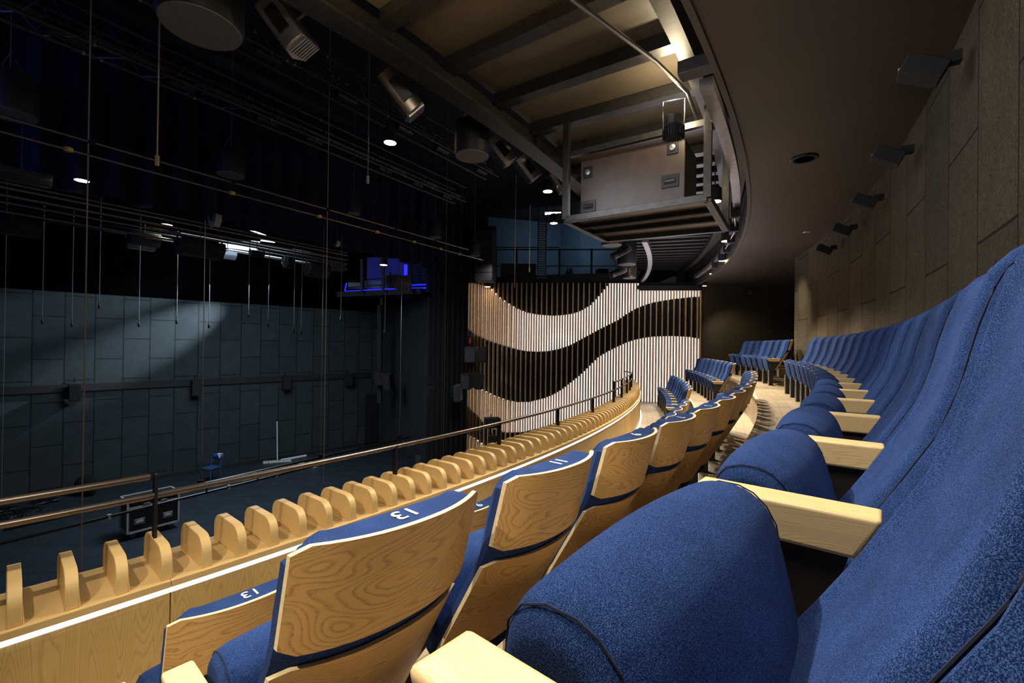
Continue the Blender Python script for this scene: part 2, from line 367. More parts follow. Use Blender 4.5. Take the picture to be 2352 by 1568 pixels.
# ------------------------------------------------------------------ theatre seat
def interp(x, xs, ys):
    if x <= xs[0]: return ys[0]
    for i in range(len(xs) - 1):
        if x <= xs[i + 1]: return ys[i] + (ys[i + 1] - ys[i]) * (x - xs[i]) / (xs[i + 1] - xs[i])
    return ys[-1]
HW = .226
def SAG(x): return .070 * (1 - abs(x) ** 2.3)
def fr_y(z): return interp(z, [.30, .40, .435, .53, .63, .70, .785, .845, .90], [-.33, -.285, -.262, -.205, -.152, -.130, -.112, -.095, -.068])
def rear_y(z): return interp(z, [.28, .655, .69, .90], [-.29, -.075, -.056, 0.0])
def make_seat():
    root = empty('theatre_seat')
    # back cushion
    mb = MB(); rows = []
    xh = [.2, .4, .55, .63, .68, .70, .74, .77, .785, .80, .815, .84, .9, .95, .985, 1]; xs = [-q for q in reversed(xh)] + [0] + xh
    zs = [.31, .33, .36, .40, .45, .50, .56, .62, .67, .72, .77, .82, .86, .885, .898, .903]
    tc = lambda x, z: .034 * (max(0, abs(x) - .70) / .30) ** 2.0 * max(0, min(1, (z - .78) / .12))
    for x in xs:
        e = 1 - x * x; edge = max(0, (abs(x) - .80) / .20) ** 1.2
        row = []
        for z in zs:
            top = max(0, (z - .86) / .045) ** 2.2 * .035; bot = max(0, (.36 - z) / .05) ** 2 * .03
            y = fr_y(z) + .010 * e + edge * .044 + top + bot - .009 * math.exp(-((abs(x) - .70) / .06) ** 2) + .008 * math.exp(-((abs(x) - .80) / .022) ** 2)
            y = min(y, rear_y(z - tc(x, z)) + SAG(x) - .0135 - .020)
            row.append(Vector((x * HW, y, z - tc(x, z))))
        for z in reversed(zs): row.append(Vector((x * HW, rear_y(z - tc(x, z)) - .0135 + SAG(x), z - tc(x, z))))
        rows.append(row)
    mb.grid(rows, closed_u=True, caps=True)
    bc = mb.build('back_cushion', 'fabric', root, smooth=True)
    for s in (-1, 1):
        pts = []
        for k in range(44):
            z = .335 + k / 43 * .555; pts.append((s * HW * .802, fr_y(z) + .0092 + max(0, (z - .86) / .045) ** 2.2 * .035, z - tc(.83, z)))
        MB().tube(pts, .0013, 6).build('seam', 'fabric_dk', bc, smooth=True)
    # plywood panels
    def panel(name, z0, z1, mat):
        mb = MB(); rows = []; nx = 16; nz = 6; r = .016
        for i in range(nx + 1):
            x = -1 + 2 * i / nx
            row = []
            cut = max(0, (abs(x) * HW - (HW - r)) / r); dz = r * (1 - math.sqrt(max(0, 1 - cut * cut)))
            for k in range(nz + 1):
                z = z0 + dz + (z1 - z0 - 2 * dz) * k / nz
                row.append(Vector((x * HW, rear_y(z) + SAG(x), z)))
            for k in range(nz, -1, -1):
                z = z0 + dz + (z1 - z0 - 2 * dz) * k / nz
                row.append(Vector((x * HW, rear_y(z) - .013 + SAG(x), z)))
            rows.append(row)
        mb.grid(rows, closed_u=True, caps=True)
        o = mb.build(name, mat, root, smooth=True); me = o.data; me.materials.append(M['ash_edge'])
        for p in me.polygons:
            if p.normal.y < .45: p.material_index = 1
        return o
    panel('upper_back_panel', .69, .905, 'ash_h'); panel('lower_back_panel', .30, .655, 'ash_h')
    # folded seat cushion
    out = [(-.372, .24), (-.398, .34), (-.422, .44), (-.433, .50), (-.430, .527), (-.415, .545), (-.39, .554), (-.362, .554), (-.342, .547), (-.328, .532), (-.318, .51), (-.308, .45), (-.292, .36), (-.275, .27), (-.285, .225), (-.31, .212), (-.35, .215)]
    cyz = (-.34, .42)
    mb = MB(); rows = []
    for x in [-1, -.99, -.97, -.93, -.86, -.7, -.45, -.2, 0, .2, .45, .7, .86, .93, .97, .99, 1]:
        a = max(0, (abs(x) - .86) / .14); sh = math.sqrt(max(0, 1 - a * a * .75)); row = []
        for y, z in out:
            ins = .030 * (1 - sh) * 2; dy, dz = y - cyz[0], z - cyz[1]; L = math.hypot(dy, dz)
            yy = y - dy / L * ins; zz = z - dz / L * ins
            if z > .5: zz += .012 * (1 - x * x) * (z - .5) / .07
            if y < -.36: yy -= .012 * (1 - x * x)
            if y > -.34: yy += .046 * (max(0, 1 - x * x) ** .6) * min(1, (y + .34) / .05)
            tap = interp(z, [.2, .30, .45], [.70, .9, 1.0])
            row.append(Vector((x * .232 * tap, yy, zz)))
        rows.append(row)
    mb.grid(rows, closed_u=True, caps=True)
    sc_ = mb.build('seat_cushion', 'fabric', root, smooth='all')
    md = sc_.modifiers.new('sub', 'SUBSURF'); md.levels = 1; md.render_levels = 1
    for s in (-1, 1):
        pts = []
        for y, z in out[1:14]:
            tap = interp(z, [.2, .30, .45], [.70, .9, 1.0]); x = .93
            zz = z + (.012 * (1 - x * x) * (z - .5) / .07 if z > .5 else 0)
            dy, dz = y - cyz[0], z - cyz[1]; L = math.hypot(dy, dz); ex = .046 * (1 - x * x) ** .6 * min(1, (y + .34) / .05) if y > -.34 else 0
            pts.append((s * x * .232 * tap, y - dy / L * .0055 + ex, zz - dz / L * .0055))
        MB().tube(pts, .0011, 5).build('seam', 'fabric_dk', sc_, smooth=True)
    arm(root, .281)
    return root
def arm(root, x):
    mb = MB(); mb.prism([(-.437, .53), (-.20, .53), (-.228, .472), (-.395, .472)], x - .031, x + .031, 'x')
    a = mb.build('armrest', 'ash_arm', root, bevel=.006, seg=3)
    mb = MB(); mb.prism([(-.385, .472), (-.235, .472), (-.27, .36), (-.33, .28), (-.33, .02), (-.26, 0), (-.40, 0), (-.40, .28)], x - .012, x + .012, 'x')
    mb.build('side_plate', 'darkplate', root)
    mb = MB(); mb.box((x, -.408, .15), (.034, .014, .30)); l = mb.build('leg', 'post', root, bevel=.002)
    b = MB()
    for z in (.22, .27): b.lathe([(.006, 0), (.006, .004)], 10, (x, -.415, z), Matrix.Rotation(PI / 2, 3, 'X'))
    b.build('bolt', 'black', l)
def numeral(txt, root):
    cu = bpy.data.curves.new('n', 'FONT'); cu.body = txt; cu.size = .062; cu.extrude = .0008; cu.align_x = 'CENTER'; cu.align_y = 'CENTER'
    tmp = bpy.data.objects.new('n', cu); COL.objects.link(tmp)
    dg = bpy.context.evaluated_depsgraph_get(); me = bpy.data.meshes.new_from_object(tmp.evaluated_get(dg))
    bpy.data.objects.remove(tmp); me.materials.append(M['numeral'])
    o = bpy.data.objects.new('seat_number', me); COL.objects.link(o); o.parent = root; o.location = (.0, .008, .9048); return o

proto = make_seat()
farm = empty('theatre_seat'); arm(farm, -.279)   # far-side arm for the last seat of a block
reg()
A_R, A_T, B_R, B_T, C_R, C_T = 26.70, 2.2954, 25.732, 2.2897, 24.84, 2.2889
used = [False]
def seat(R, th, z, label, group, last=False):
    if not used[0]: o = proto; used[0] = True
    else: o = copy_tree(proto)
    o.location = pol(R, th, z); o.rotation_euler = (0, 0, -th); tag(o, label, 'theatre seat', group)
    if last:
        for ch in ALLK[farm.name]: copy_tree(ch, o)
    return o
def th_A(i): return A_T - .0325 / 26.5 - (i + .5) * .56 / 26.4977
def th_B(i): return B_T - HW / B_R - i * .56 / B_R
def th_C(i): return C_T - HW / C_R - i * .56 / C_R
numsB = ['13', '11', '9', '7', '5', '3', '1']
for i in range(15):
    seat(A_R, th_A(i), ZA, 'blue theatre seat by the rear wall, %s from the near end of top row' % ORD[i], 'near block seats of the top row', i == 14)
for i in range(7):
    seat(A_R, th_A(18 + i), ZA, 'blue theatre seat in the far block of the top row, %s past the aisle' % ORD[i], 'far block seats of the top row', i == 6)
for i in range(13):
    o = seat(B_R, th_B(i), ZB, 'wood-backed blue middle row seat, %s from the near end%s' % (ORD[i], ', numbered ' + numsB[i] if i < 7 else ''), 'near block seats of the middle row', i == 12)
    if i < 7: numeral(numsB[i], o)
for i in range(8):
    seat(B_R, th_B(18 + i), ZB, 'blue folding seat of the middle row beyond the aisle, %s past the aisle' % ORD[i], 'far block seats of the middle row', i == 7)
for i in range(13):
    o = seat(C_R, th_C(i), ZC, 'wood-backed blue front row seat by the balustrade, %s from near end%s' % (ORD[i], ', numbered ' + numsB[i] if i < 7 else ''), 'near block seats of the front row', i == 12)
    if i < 7: numeral(numsB[i], o)
for i in range(8):
    seat(C_R, th_C(16 + i), ZC, 'blue folding seat of the front row beyond the aisle, %s past the aisle' % ORD[i], 'far block seats of the front row', i == 7)
tag(MB().add(ring(27.3, 29.4, -.55, 1.9, 1.6, 10).v, [], None).build('x', None) if False else arcsolid(27.25, 29.4, ZA, -.55, 1.875, 1.70, 12).build('trim_2', 'floor'), kind='structure')
for i in range(3):
    seat(28.0, 1.842 - i * .0207, -.55, 'unlit blue seat in the dark recess beyond the rear wall, %s from the corner' % ORD[i], 'seats in the dark recess', i == 2)
for ch in list(ALLK[farm.name]):
    for g in ALLK.get(ch.name, []): bpy.data.objects.remove(g)
    bpy.data.objects.remove(ch)
bpy.data.objects.remove(farm)

# ------------------------------------------------------------------ walls and ceiling of the balcony
rw = band(26.97, ZA - .02, 1.93, 2.60, 1.875, 60); t = 1.875
a, b = pol(26.97, t, 0), pol(29.5, t - .02, 0)
rw.add([(a.x, a.y, ZA), (a.x, a.y, 1.93), (b.x, b.y, 1.93), (b.x, b.y, ZA)], [(0, 1, 2, 3)], [(t * 27, ZA), (t * 27, 1.93), (t * 27 - 2.5, 1.93), (t * 27 - 2.5, ZA)])
tag(rw.build('wall_back', 'woodwool', fix=False), kind='structure')
cg = MB(); ring(25.70, 31, 1.90, 2.65, 1.55, mb=cg); band(25.70, 1.90, 2.75, 2.65, 1.62, mb=cg); arcsolid(25.66, 25.70, 1.88, 2.3, 2.65, 1.62, 80, mb=cg)
tag(cg.build('ceiling', 'soffit', fix=False), kind='structure')

# slatted light wall
PXY = [(1060, 16.9), (1085, 16.35), (1120, 15.9), (1200, 15.3), (1350, 14.7), (1500, 14.25), (1613, 14.0)]
def smooth_poly(P, n=120):
    pts = [at(x, 790 + (x - 1176) * .0129, Y) for x, Y in P]; out = []
    for i in range(len(pts) - 1):
        p0 = pts[max(0, i - 1)]; p1 = pts[i]; p2 = pts[i + 1]; p3 = pts[min(len(pts) - 1, i + 2)]
        for k in range(16):
            t = k / 16
            out.append(.5 * ((2 * p1) + (p2 - p0) * t + (2 * p0 - 5 * p1 + 4 * p2 - p3) * t * t + (3 * p1 - p0 - 3 * p2 + p3) * t ** 3))
    out.append(pts[-1]); return out
SP = smooth_poly(PXY)
def resample(P, step):
    out = [(P[0].copy(), (P[1] - P[0]).normalized())]; acc = 0
    for a, b in zip(P[:-1], P[1:]):
        L = (b - a).length; d = (b - a).normalized(); 
        while acc + L >= step:
            t = step - acc; a = a + d * t; L -= t; acc = 0; out.append((a.copy(), d))
        acc += L
    return out
def lin(xs, x):
    return interp(x, [p[0] for p in xs], [p[1] for p in xs])
c = lambda P: [(1000 + x * .4144, 450 + y * .4144) for x, y in P]
W1 = c([(185, 480), (290, 500), (300, 510), (350, 560), (400, 595), (450, 625), (500, 645), (560, 656), (640, 663), (700, 660), (760, 650), (800, 635), (850, 605), (900, 550), (940, 500), (960, 470), (1480, 470)])
W2 = c([(180, 735), (210, 760), (260, 785), (320, 810), (400, 835), (450, 850), (500, 860), (560, 863), (620, 860), (680, 848), (740, 828), (800, 795), (850, 768), (900, 740), (950, 715), (1000, 690), (1050, 655), (1100, 625), (1150, 605), (1200, 590), (1300, 573), (1400, 562), (1480, 556)])
W3 = c([(180, 1010), (235, 1060), (280, 1080), (330, 1105), (400, 1130), (450, 1140), (520, 1140), (600, 1120), (650, 1100), (700, 1070), (750, 1030), (800, 990), (850, 940), (900, 890), (950, 860), (1000, 835), (1050, 812), (1100, 795), (1150, 785), (1200, 778), (1300, 775), (1400, 780), (1480, 795)])
W4 = [(1070, 927), (1076, 931), (1097, 950), (1112, 968), (1140, 985), (1165, 993), (1202, 992), (1238, 983), (1264, 975), (1289, 967), (1311, 959), (1335, 953), (1400, 935), (1460, 915), (1470, 980), (1620, 990)]
W5 = [(1070, 996), (1095, 1006), (1118, 1024), (1150, 1050), (1250, 1080), (1620, 1120)]
tallm, shortm, ledm, backm, lb = MB(), MB(), MB(), MB(), MB()
RS = resample(SP, .0865)
ZB_ = -4.55
for i, (p, d) in enumerate(RS):
    nrm = Vector((d.y, -d.x, 0)); px = 1176 + F * p.x / p.y
    def Z(y, px=px, p=p): return at(px, y, p.y).z
    topz = Z(650 if px < 1464 else 667)
    rot = math.atan2(d.y, d.x); R = Matrix.Rotation(rot, 3, 'Z')
    z1, z2, z3, z4, z5 = [Z(lin(w, px)) for w in (W1, W2, W3, W4, W5)]
    z1 = min(z1, topz)
    if i % 2 == 0 or i == len(RS) - 1:
        tallm.box((p.x + nrm.x * .05, p.y + nrm.y * .05, (topz + ZB_) / 2), (.036, .10, topz - ZB_), R)
    zones = [(z1, z2), (z3, z4), (z5, ZB_)]
    for (hi, lo) in zones:
        if hi - lo < .02: continue
        if i % 2 == 1: shortm.box((p.x + nrm.x * .04, p.y + nrm.y * .04, (hi + lo) / 2), (.036, .08, hi - lo), R)
        q = p + d * .0432
        if i < len(RS) - 1:
            ledm.box((q.x + nrm.x * .012, q.y + nrm.y * .012, (hi + lo) / 2), (.019, .008, hi - lo - .02), R)
            lb.box((q.x - nrm.x * .004, q.y - nrm.y * .004, (hi + lo) / 2), (.087, .008, hi - lo), R)
rows = [[Vector((p.x, p.y, ZB_)) - Vector((d.y, -d.x, 0)) * .02, Vector((p.x, p.y, at(1176 + F * p.x / p.y, 648, p.y).z)) - Vector((d.y, -d.x, 0)) * .02] for p, d in RS]
backm.grid(rows)
sw = thing('slatted_light_wall', 'curved timber slat wall with glowing white wave bands', 'slat wall')
tallm.build('tall_slats', 'slat', sw); shortm.build('short_slats', 'slat', sw); ledm.build('light_strips', 'led', sw)
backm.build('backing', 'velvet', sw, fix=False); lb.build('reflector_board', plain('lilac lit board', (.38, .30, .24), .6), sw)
mb = MB(); a = at(1464, 660, 14.3); b = at(1613, 660, 13.98)
mb.bar(a, b, .12, .12); mb.build('top_rail', 'blackm', sw)

# far brown side wall and dark recess
mb = MB(); P = [at(1612, 790, 14.03), at(1860, 793, 14.3), at(2000, 795, 16.5)]
mb.grid([[Vector((p.x, p.y, -2.2)), Vector((p.x, p.y, 2.4))] for p in P])
tag(mb.build('wall_right', 'sidewall', fix=False), kind='structure')

# gallery over the slat wall
gz = at(1300, 651, 15.2).z
mb = MB(); P0 = [at(1060, 700, 17.2), at(1120, 700, 15.95), at(1200, 700, 15.35), at(1350, 700, 14.75), at(1464, 700, 14.4)]
Q0 = [at(1100, 700, 19.5), at(1286, 700, 19.6), at(1400, 700, 18.5), at(1480, 700, 17.0)]
vs = [(p.x, p.y - .03, gz) for p in P0] + [(q.x, q.y, gz) for q in reversed(Q0)]
n = len(vs); mb.add(vs + [(v[0], v[1], gz + .27) for v in vs], [tuple(range(n))[::-1], tuple(range(n, 2 * n))] + [(i, (i + 1) % n, n + (i + 1) % n, n + i) for i in range(n)])
tag(mb.build('floor_2', 'blackm'), kind='structure')
mb = MB(); G = [at(1120, 600, 18.6), at(1286, 600, 19.5), at(1333, 600, 18.4), at(1470, 600, 16.6)]
mb.grid([[Vector((p.x, p.y, gz)), Vector((p.x, p.y, 5.2))] for p in G]); tag(mb.build('wall_gallery', 'bluewall', fix=False), kind='structure')
rl = thing('gallery_railing', 'black pipe railing along the upper side gallery', 'railing')
gy = lambda px: interp(px, [1120, 1200, 1350, 1464], [15.95, 15.35, 14.75, 14.4])
for y, r in ((573, .022), (611, .016), (568, .016)):
    x1 = 1284 if y == 568 else 1460
    MB().tube([at(x, y, gy(x) + .05) for x in (1140, 1200, 1284, 1350, x1) if x <= x1], r, 8).build('rail', 'black', rl, smooth=True)
for x in (1140, 1187, 1285, 1359, 1440):
    p = at(x, 571, gy(x) + .05); MB().box((p.x, p.y, (p.z + gz + .27) / 2), (.06, .06, p.z - gz - .27)).build('post', 'black', rl)

# ------------------------------------------------------------------ stage house
tag(MB().add([(-40, 2, ZS), (4, 2, ZS), (4, 40, ZS), (-40, 40, ZS)], [(0, 1, 2, 3)]).build('floor_3', 'stagefloor', fix=False), kind='structure')
wa, wb = atz(-300, 1208, ZS), atz(873, 1016, ZS); wc = atz(978, 1073, ZS)
wd = (wb - wa).normalized()
def wallq(a, b, z0, z1, u0=0):
    L = (Vector((b.x, b.y, 0)) - Vector((a.x, a.y, 0))).length
    return MB().add([(a.x, a.y, z0), (b.x, b.y, z0), (b.x, b.y, z1), (a.x, a.y, z1)], [(0, 1, 2, 3)], [(u0, z0), (u0 + L, z0), (u0 + L, z1), (u0, z1)])
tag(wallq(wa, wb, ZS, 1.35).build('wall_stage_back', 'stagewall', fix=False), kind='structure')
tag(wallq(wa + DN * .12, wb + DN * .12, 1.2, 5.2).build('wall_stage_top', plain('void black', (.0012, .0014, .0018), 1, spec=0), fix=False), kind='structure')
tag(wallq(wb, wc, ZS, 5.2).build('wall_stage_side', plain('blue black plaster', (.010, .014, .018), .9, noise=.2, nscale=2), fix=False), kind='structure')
wn = Vector((wd.y, -wd.x, 0))
def wallpt(px, py, off=0.0):
    r = ray(px, py); k = (wa + wn * off); t = (k.x * wn.x + k.y * wn.y) / (r.x * wn.x + r.y * wn.y); return r * t
a, b = wallpt(-200, 905, .04), wallpt(850, 880, .04); z = wallpt(450, 878, .04).z
mb = MB(); mb.bar((a.x, a.y, z), (b.x, b.y, z), .06, .22); tag(mb.build('trim_3', 'blackm'), kind='structure')
a, b = wallpt(-250, 1190, .03), wallpt(868, 1018, .03)
mb = MB(); mb.bar((a.x, a.y, ZS + .05), (b.x, b.y, ZS + .05), .04, .10); tag(mb.build('baseboard_stage', 'blackm'), kind='structure')
tag(MB().add([(-40, -8, 5.2), (12, -8, 5.2), (12, 40, 5.2), (-40, 40, 5.2)], [(0, 1, 2, 3)]).build('ceiling_stage', 'blackm', fix=False), kind='structure')
# doorway in side wall
dw1, dw2 = atz(838, 1012, ZS), atz(875, 1014, ZS)
mb = MB(); p1 = wallpt(838, 1000, .05); p2 = wallpt(868, 1000, .05)
mb.grid([[Vector((p1.x, p1.y, ZS)), Vector((p1.x, p1.y, at(840, 905, p1.y).z))], [Vector((p2.x, p2.y, ZS)), Vector((p2.x, p2.y, at(870, 905, p2.y).z))]])
tag(mb.build('door_1', 'velvet', fix=False), kind='structure')

# curtains
def curtain(name, label, a, b, zlo, zhi, amp, wl, mat, hem=0.0, group=None):
    a = Vector(a); b = Vector(b); d = (b - a); L = d.length; d.normalize(); nn = Vector((d.y, -d.x, 0)); n = int(L / wl * 10); rows = []
    rnd = random.Random(len(label)); ph = 0; zz = 0
    for i in range(n + 1):
        s = L * i / n; ph += (2 * PI / 10) * rnd.uniform(.6, 1.4); am = amp * (.6 + .4 * math.sin(s * .9))
        row = []
        h = hem * (.5 + .5 * math.sin(ph * .5 + 1))
        for k in range(7):
            t = k / 6; z = zhi + (zlo + h - zhi) * t
            p = a + d * s + nn * (am * math.sin(ph) * (.55 + .45 * t)); row.append(Vector((p.x, p.y, z)))
        rows.append(row)
    mb = MB().grid(rows); o = mb.build(name, mat, smooth='all', fix=False); return tag(o, label, 'curtain', group)
p1, p2 = onp(-150, 400, 9.2), onp(1060, 600, 9.2)
curtain('stage_curtain', 'wide midnight blue velvet border curtain hanging high above the stage', (p1.x, p1.y, 0), (p2.x, p2.y, 0), 2.15, 5.1, .11, .42, 'velvet_b', .07)
a, b = at(980, 1080, 16.6), at(1072, 1080, 15.6)
curtain('side_curtain', 'tall black side curtain beside the slat wall', (a.x, a.y, 0), (b.x, b.y, 0), ZS + .03, 3.6, .09, .22, 'velvet')

# blue lit side gallery at the back of the stage
g1 = at(795, 672, 18.2); g2 = at(985, 664, 16.6)
sg = thing('side_gallery', 'dark technical gallery with blue light strips above the stage corner', 'gallery')
zb = g1.z
mb = MB(); mb.bar((g1.x, g1.y, zb - .12), (g2.x, g2.y, zb - .12), 1.0, .2); mb.build('deck', 'blackm', sg)
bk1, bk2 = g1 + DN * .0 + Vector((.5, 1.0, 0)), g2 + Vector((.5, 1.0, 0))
wallq(bk1, bk2, zb - .1, zb + 1.6).build('back_wall', plain('blue lit paint', (.05, .05, .35), .8), sg, fix=False)  # blue glow of the strips put into the wall colour
fwd_ = Vector((-.1, -.5, 0))
for (xa, ya, xb, yb) in ((792, 669, 880, 664), (884, 664, 980, 661), (940, 655, 980, 653), (792, 668, 796, 650)):
    p = at(xa, ya, 17.7 - (xa - 795) * .008); q = at(xb, yb, 17.7 - (xb - 795) * .008); mb = MB(); mb.bar(p, q, .03, .035); mb.build('blue_strip', 'blue_led', sg)
p = at(932, 608, 16.8); q = at(932, 632, 16.8); mb = MB(); mb.bar(p, q, .10, .10); mb.build('blue_strip', 'blue_led', sg)
for x0, x1, y0, y1 in ((800, 832, 648, 663), (838, 876, 645, 662)):
    p = at(x0, y0, 17.4); q = at(x1, y1, 17.4); MB().box((p + q) / 2, (abs(q.x - p.x), .05, abs(q.z - p.z))).build('mesh_panel', 'cab_b', sg)
for x in (831, 880, 942, 982):
    p = at(x, 595, 17.3 - (x - 795) * .008); q = at(x, 670, 17.3 - (x - 795) * .008); mb = MB(); mb.bar(p, q, .09, .09); mb.build('column', 'blackm', sg)
for y in (640, 655):
    p = at(800, y + 5, 17.3); q = at(980, y - 8, 15.9); MB().tube([p, q], .02, 6).build('rail', 'black', sg)

# ------------------------------------------------------------------ gantry above the balcony front
ga = thing('lighting_gantry', 'curved steel ceiling gantry with board panels and radial beams above the balcony edge', 'gantry')
pl = MB(); ring(23.42, 25.66, 2.62, 2.46, 1.66, 60, mb=pl)
po = pl.build('deck_boards', 'plate', ga, fix=False)
arcsolid(23.36, 23.44, 2.28, 2.52, 2.46, 1.66, 80).build('inner_beam', 'steel', ga)
arcsolid(23.44, 23.56, 2.28, 2.31, 2.46, 1.66, 80).build('inner_beam', 'steel', ga)
arcsolid(25.30, 25.42, 2.36, 2.60, 2.46, 1.66, 80).build('outer_beam', 'steel', ga)
arcsolid(25.48, 25.58, 2.02, 2.10, 2.16, 1.74, 60).build('outer_beam', 'steel_l', ga)
arcsolid(23.97, 24.07, 1.96, 2.06, 1.96, 1.722, 40).build('curved_track', 'steel_l', ga)
th = 2.4375; nb = 0
while th > 1.67:
    mb = MB(); a = pol(23.44, th, 0); b = pol(25.34, th, 0)
    mb.bar((a.x, a.y, 2.55), (b.x, b.y, 2.55), .10, .12); mb.bar((a.x, a.y, 2.49), (b.x, b.y, 2.49), .13, .012)
    mb.build('cross_beam', 'steel', ga); th -= .0313 if th > 2.07 else .0157; nb += 1
MB().tube([pol(24.7, 2.25, 2.33), pol(24.9, 2.2, 2.33), pol(25.15, 2.162, 2.33), pol(25.28, 2.14, 2.3), pol(25.3, 2.125, 2.2)], .018, 8).build('conduit', 'steel_l', ga, smooth=True)
MB().tube([pol(25.45, 2.13, 2.3), pol(25.48, 2.09, 2.15), pol(25.50, 2.04, 2.05), pol(25.55, 1.98, 1.95), pol(25.5, 1.90, 1.95)], .014, 8).build('conduit', 'steel_l', ga, smooth=True)
q_ = at(1612, 150, 3.35); tq = math.atan2(q_.x - CX, q_.y - CY); mb = MB(); mb.box(q_, (.13, .32, .10), Matrix.Rotation(-tq, 3, 'Z')); mb.build('junction_box', 'steel', ga, bevel=.005)
for k, thh in enumerate((2.02, 1.985, 1.95, 1.915, 1.88, 1.84)):
    mb = MB(); p = pol(25.52, thh, 2.0); mb.box(p, (.10, .13, .22), Matrix.Rotation(-thh, 3, 'Z')); mb.build('junction_box', 'blackm', ga)

# hanging frame with flight case
fr = [at(1300, 505, 5.09), at(1625, 455, 4.28), at(1667, 525, 5.38), at(1390, 550, 6.02)]
zf = 1.4; fr = [Vector((p.x, p.y, zf)) for p in fr]
cradle = thing('hanging_cradle', 'square steel cradle hung below the gantry holding a brown equipment case', 'cradle')
for i in range(4):
    mb = MB(); mb.bar(fr[i], fr[(i + 1) % 4], .07, .07); mb.build('bottom_rail', 'steel', cradle, bevel=.003)
for i, zt in ((0, 2.5), (1, 2.5), (2, 2.5), (3, 2.5)):
    MB().box((fr[i].x, fr[i].y, (zf + zt) / 2), (.07, .07, zt - zf), Matrix.Rotation(-2.1, 3, 'Z')).build('upright', 'steel', cradle, bevel=.003)
for t in (.33, .62):
    p, q = fr[0].lerp(fr[3], t), fr[1].lerp(fr[2], t); mb = MB(); mb.bar(p, q, .06, .05); mb.build('cross_bar', 'blackm', cradle)
mb = MB(); mb.add([p + Vector((0, 0, .025)) for p in fr], [(0, 1, 2, 3)]); mb.build('tray', 'steel_l', cradle, fix=False)
mb = MB(); mb.bar(fr[0] + Vector((0, 0, .72)), fr[1] + Vector((0, 0, .72)), .05, .06); mb.build('top_rail', 'steel', cradle)
# case
ax = (fr[1] - fr[0]).normalized(); ay = Vector((-ax.y, ax.x, 0))
cb = fr[0] + ax * .14 + ay * .07; W_, D_, H_ = 1.12, .55, .62
case = thing('flight_case', 'brown laminated flight case with recessed handles standing in the steel cradle', 'case', (cb.x, cb.y, zf + .03), math.atan2(ax.y, ax.x))
MB().box((W_ / 2, D_ / 2, H_ / 2), (W_, D_, H_)).build('case_body', 'case_b', case, bevel=.008)
def handle_plate(par, x, z, w, h, mat='black'):
    o = MB().box((x, -.006, z), (w, .012, h)).build('handle', mat, par, bevel=.003)
    mb = MB(); mb.box((x, -.013, z), (w * .7, .006, h * .45)); mb.build('grip', 'alu' if mat == 'steel_l' else 'blackm', o, bevel=.002)
    mb = MB(); mb.tube([(x - w * .25, -.014, z), (x - w * .25, -.028, z - .005), (x + w * .25, -.028, z - .005), (x + w * .25, -.014, z)], .005, 6); mb.build('bail', 'steel_l', o)
handle_plate(case, .10, .10, .17, .13); handle_plate(case, .98, .22, .17, .13)
def butterfly(par, x, z):
    o = MB().box((x, -.005, z), (.11, .01, .13)).build('latch', 'black', par, bevel=.003)
    MB().lathe([(.03, 0), (.03, .008), (.012, .012)], 14, (x, -.012, z), Matrix.Rotation(PI / 2, 3, 'X')).build('dial', 'steel_l', o, smooth=True)
butterfly(case, .09, .48); butterfly(case, 1.0, .55)

# bell shaped work lamp over the cradle
wl = at(1547, 300, 4.15)
wk = thing('work_lamp', 'finned black work lamp shining up at the board ceiling', 'lamp', wl)
MB().lathe([(.02, -.075), (.07, -.07), (.085, -.03), (.085, .03), (.07, .05)], 24).build('heat_sink', 'blackm', wk, smooth=True)
mb = MB()
for k in range(24):
    a = 2 * PI * k / 24; mb.box((.075 * math.cos(a), .075 * math.sin(a), -.02), (.045, .006, .10), Matrix.Rotation(a, 3, 'Z'))
mb.build('fins', 'black', wk)
MB().lathe([(.06, .05), (.065, .12), (.068, .13), (.055, .13)], 24).build('collar', 'steel', wk, smooth=True)
MB().lathe([(.05, .115), (.05, .122)], 20).build('lens', 'lamp_w', wk)
MB().tube([(-.09, 0, .0), (-.10, 0, .12), (-.10, 0, .26), (.10, 0, .30), (.10, 0, .12), (.09, 0, 0)], .006, 6).build('bracket', 'steel_l', wk)

# small cube speakers
def cubespk(name, label, p, rot, d=(.16, .16, .24), cat='speaker', mat='cab', group=None):
    o = thing(name, label, cat, p, 0, group); o.rotation_euler = rot
    MB().box((0, 0, 0), d).build('cabinet', mat, o, bevel=.008)
    MB().box((0, -d[1] / 2 - .003, 0), (d[0] * .86, .006, d[2] * .86)).build('grille', 'grille' if mat == 'cab' else mat, o, bevel=.004)
    MB().lathe([(.012, 0), (.012, .006)], 10, (0, -d[1] / 2 - .006, -d[2] * .33), Matrix.Rotation(PI / 2, 3, 'X')).build('badge', 'steel_l', o)
    mb = MB(); mb.tube([(0, d[1] / 2, d[2] * .2), (0, d[1] / 2 + .07, d[2] * .2), (0, d[1] / 2 + .07, d[2] * .75)], .012, 6); mb.build('bracket', 'black', o)
    return o
cubespk('cube_speaker', 'small black speaker with round driver hung at the gantry corner by the work lamp', at(1643, 265, 4.3), (math.radians(70), 0, -.9), (.15, .24, .12))

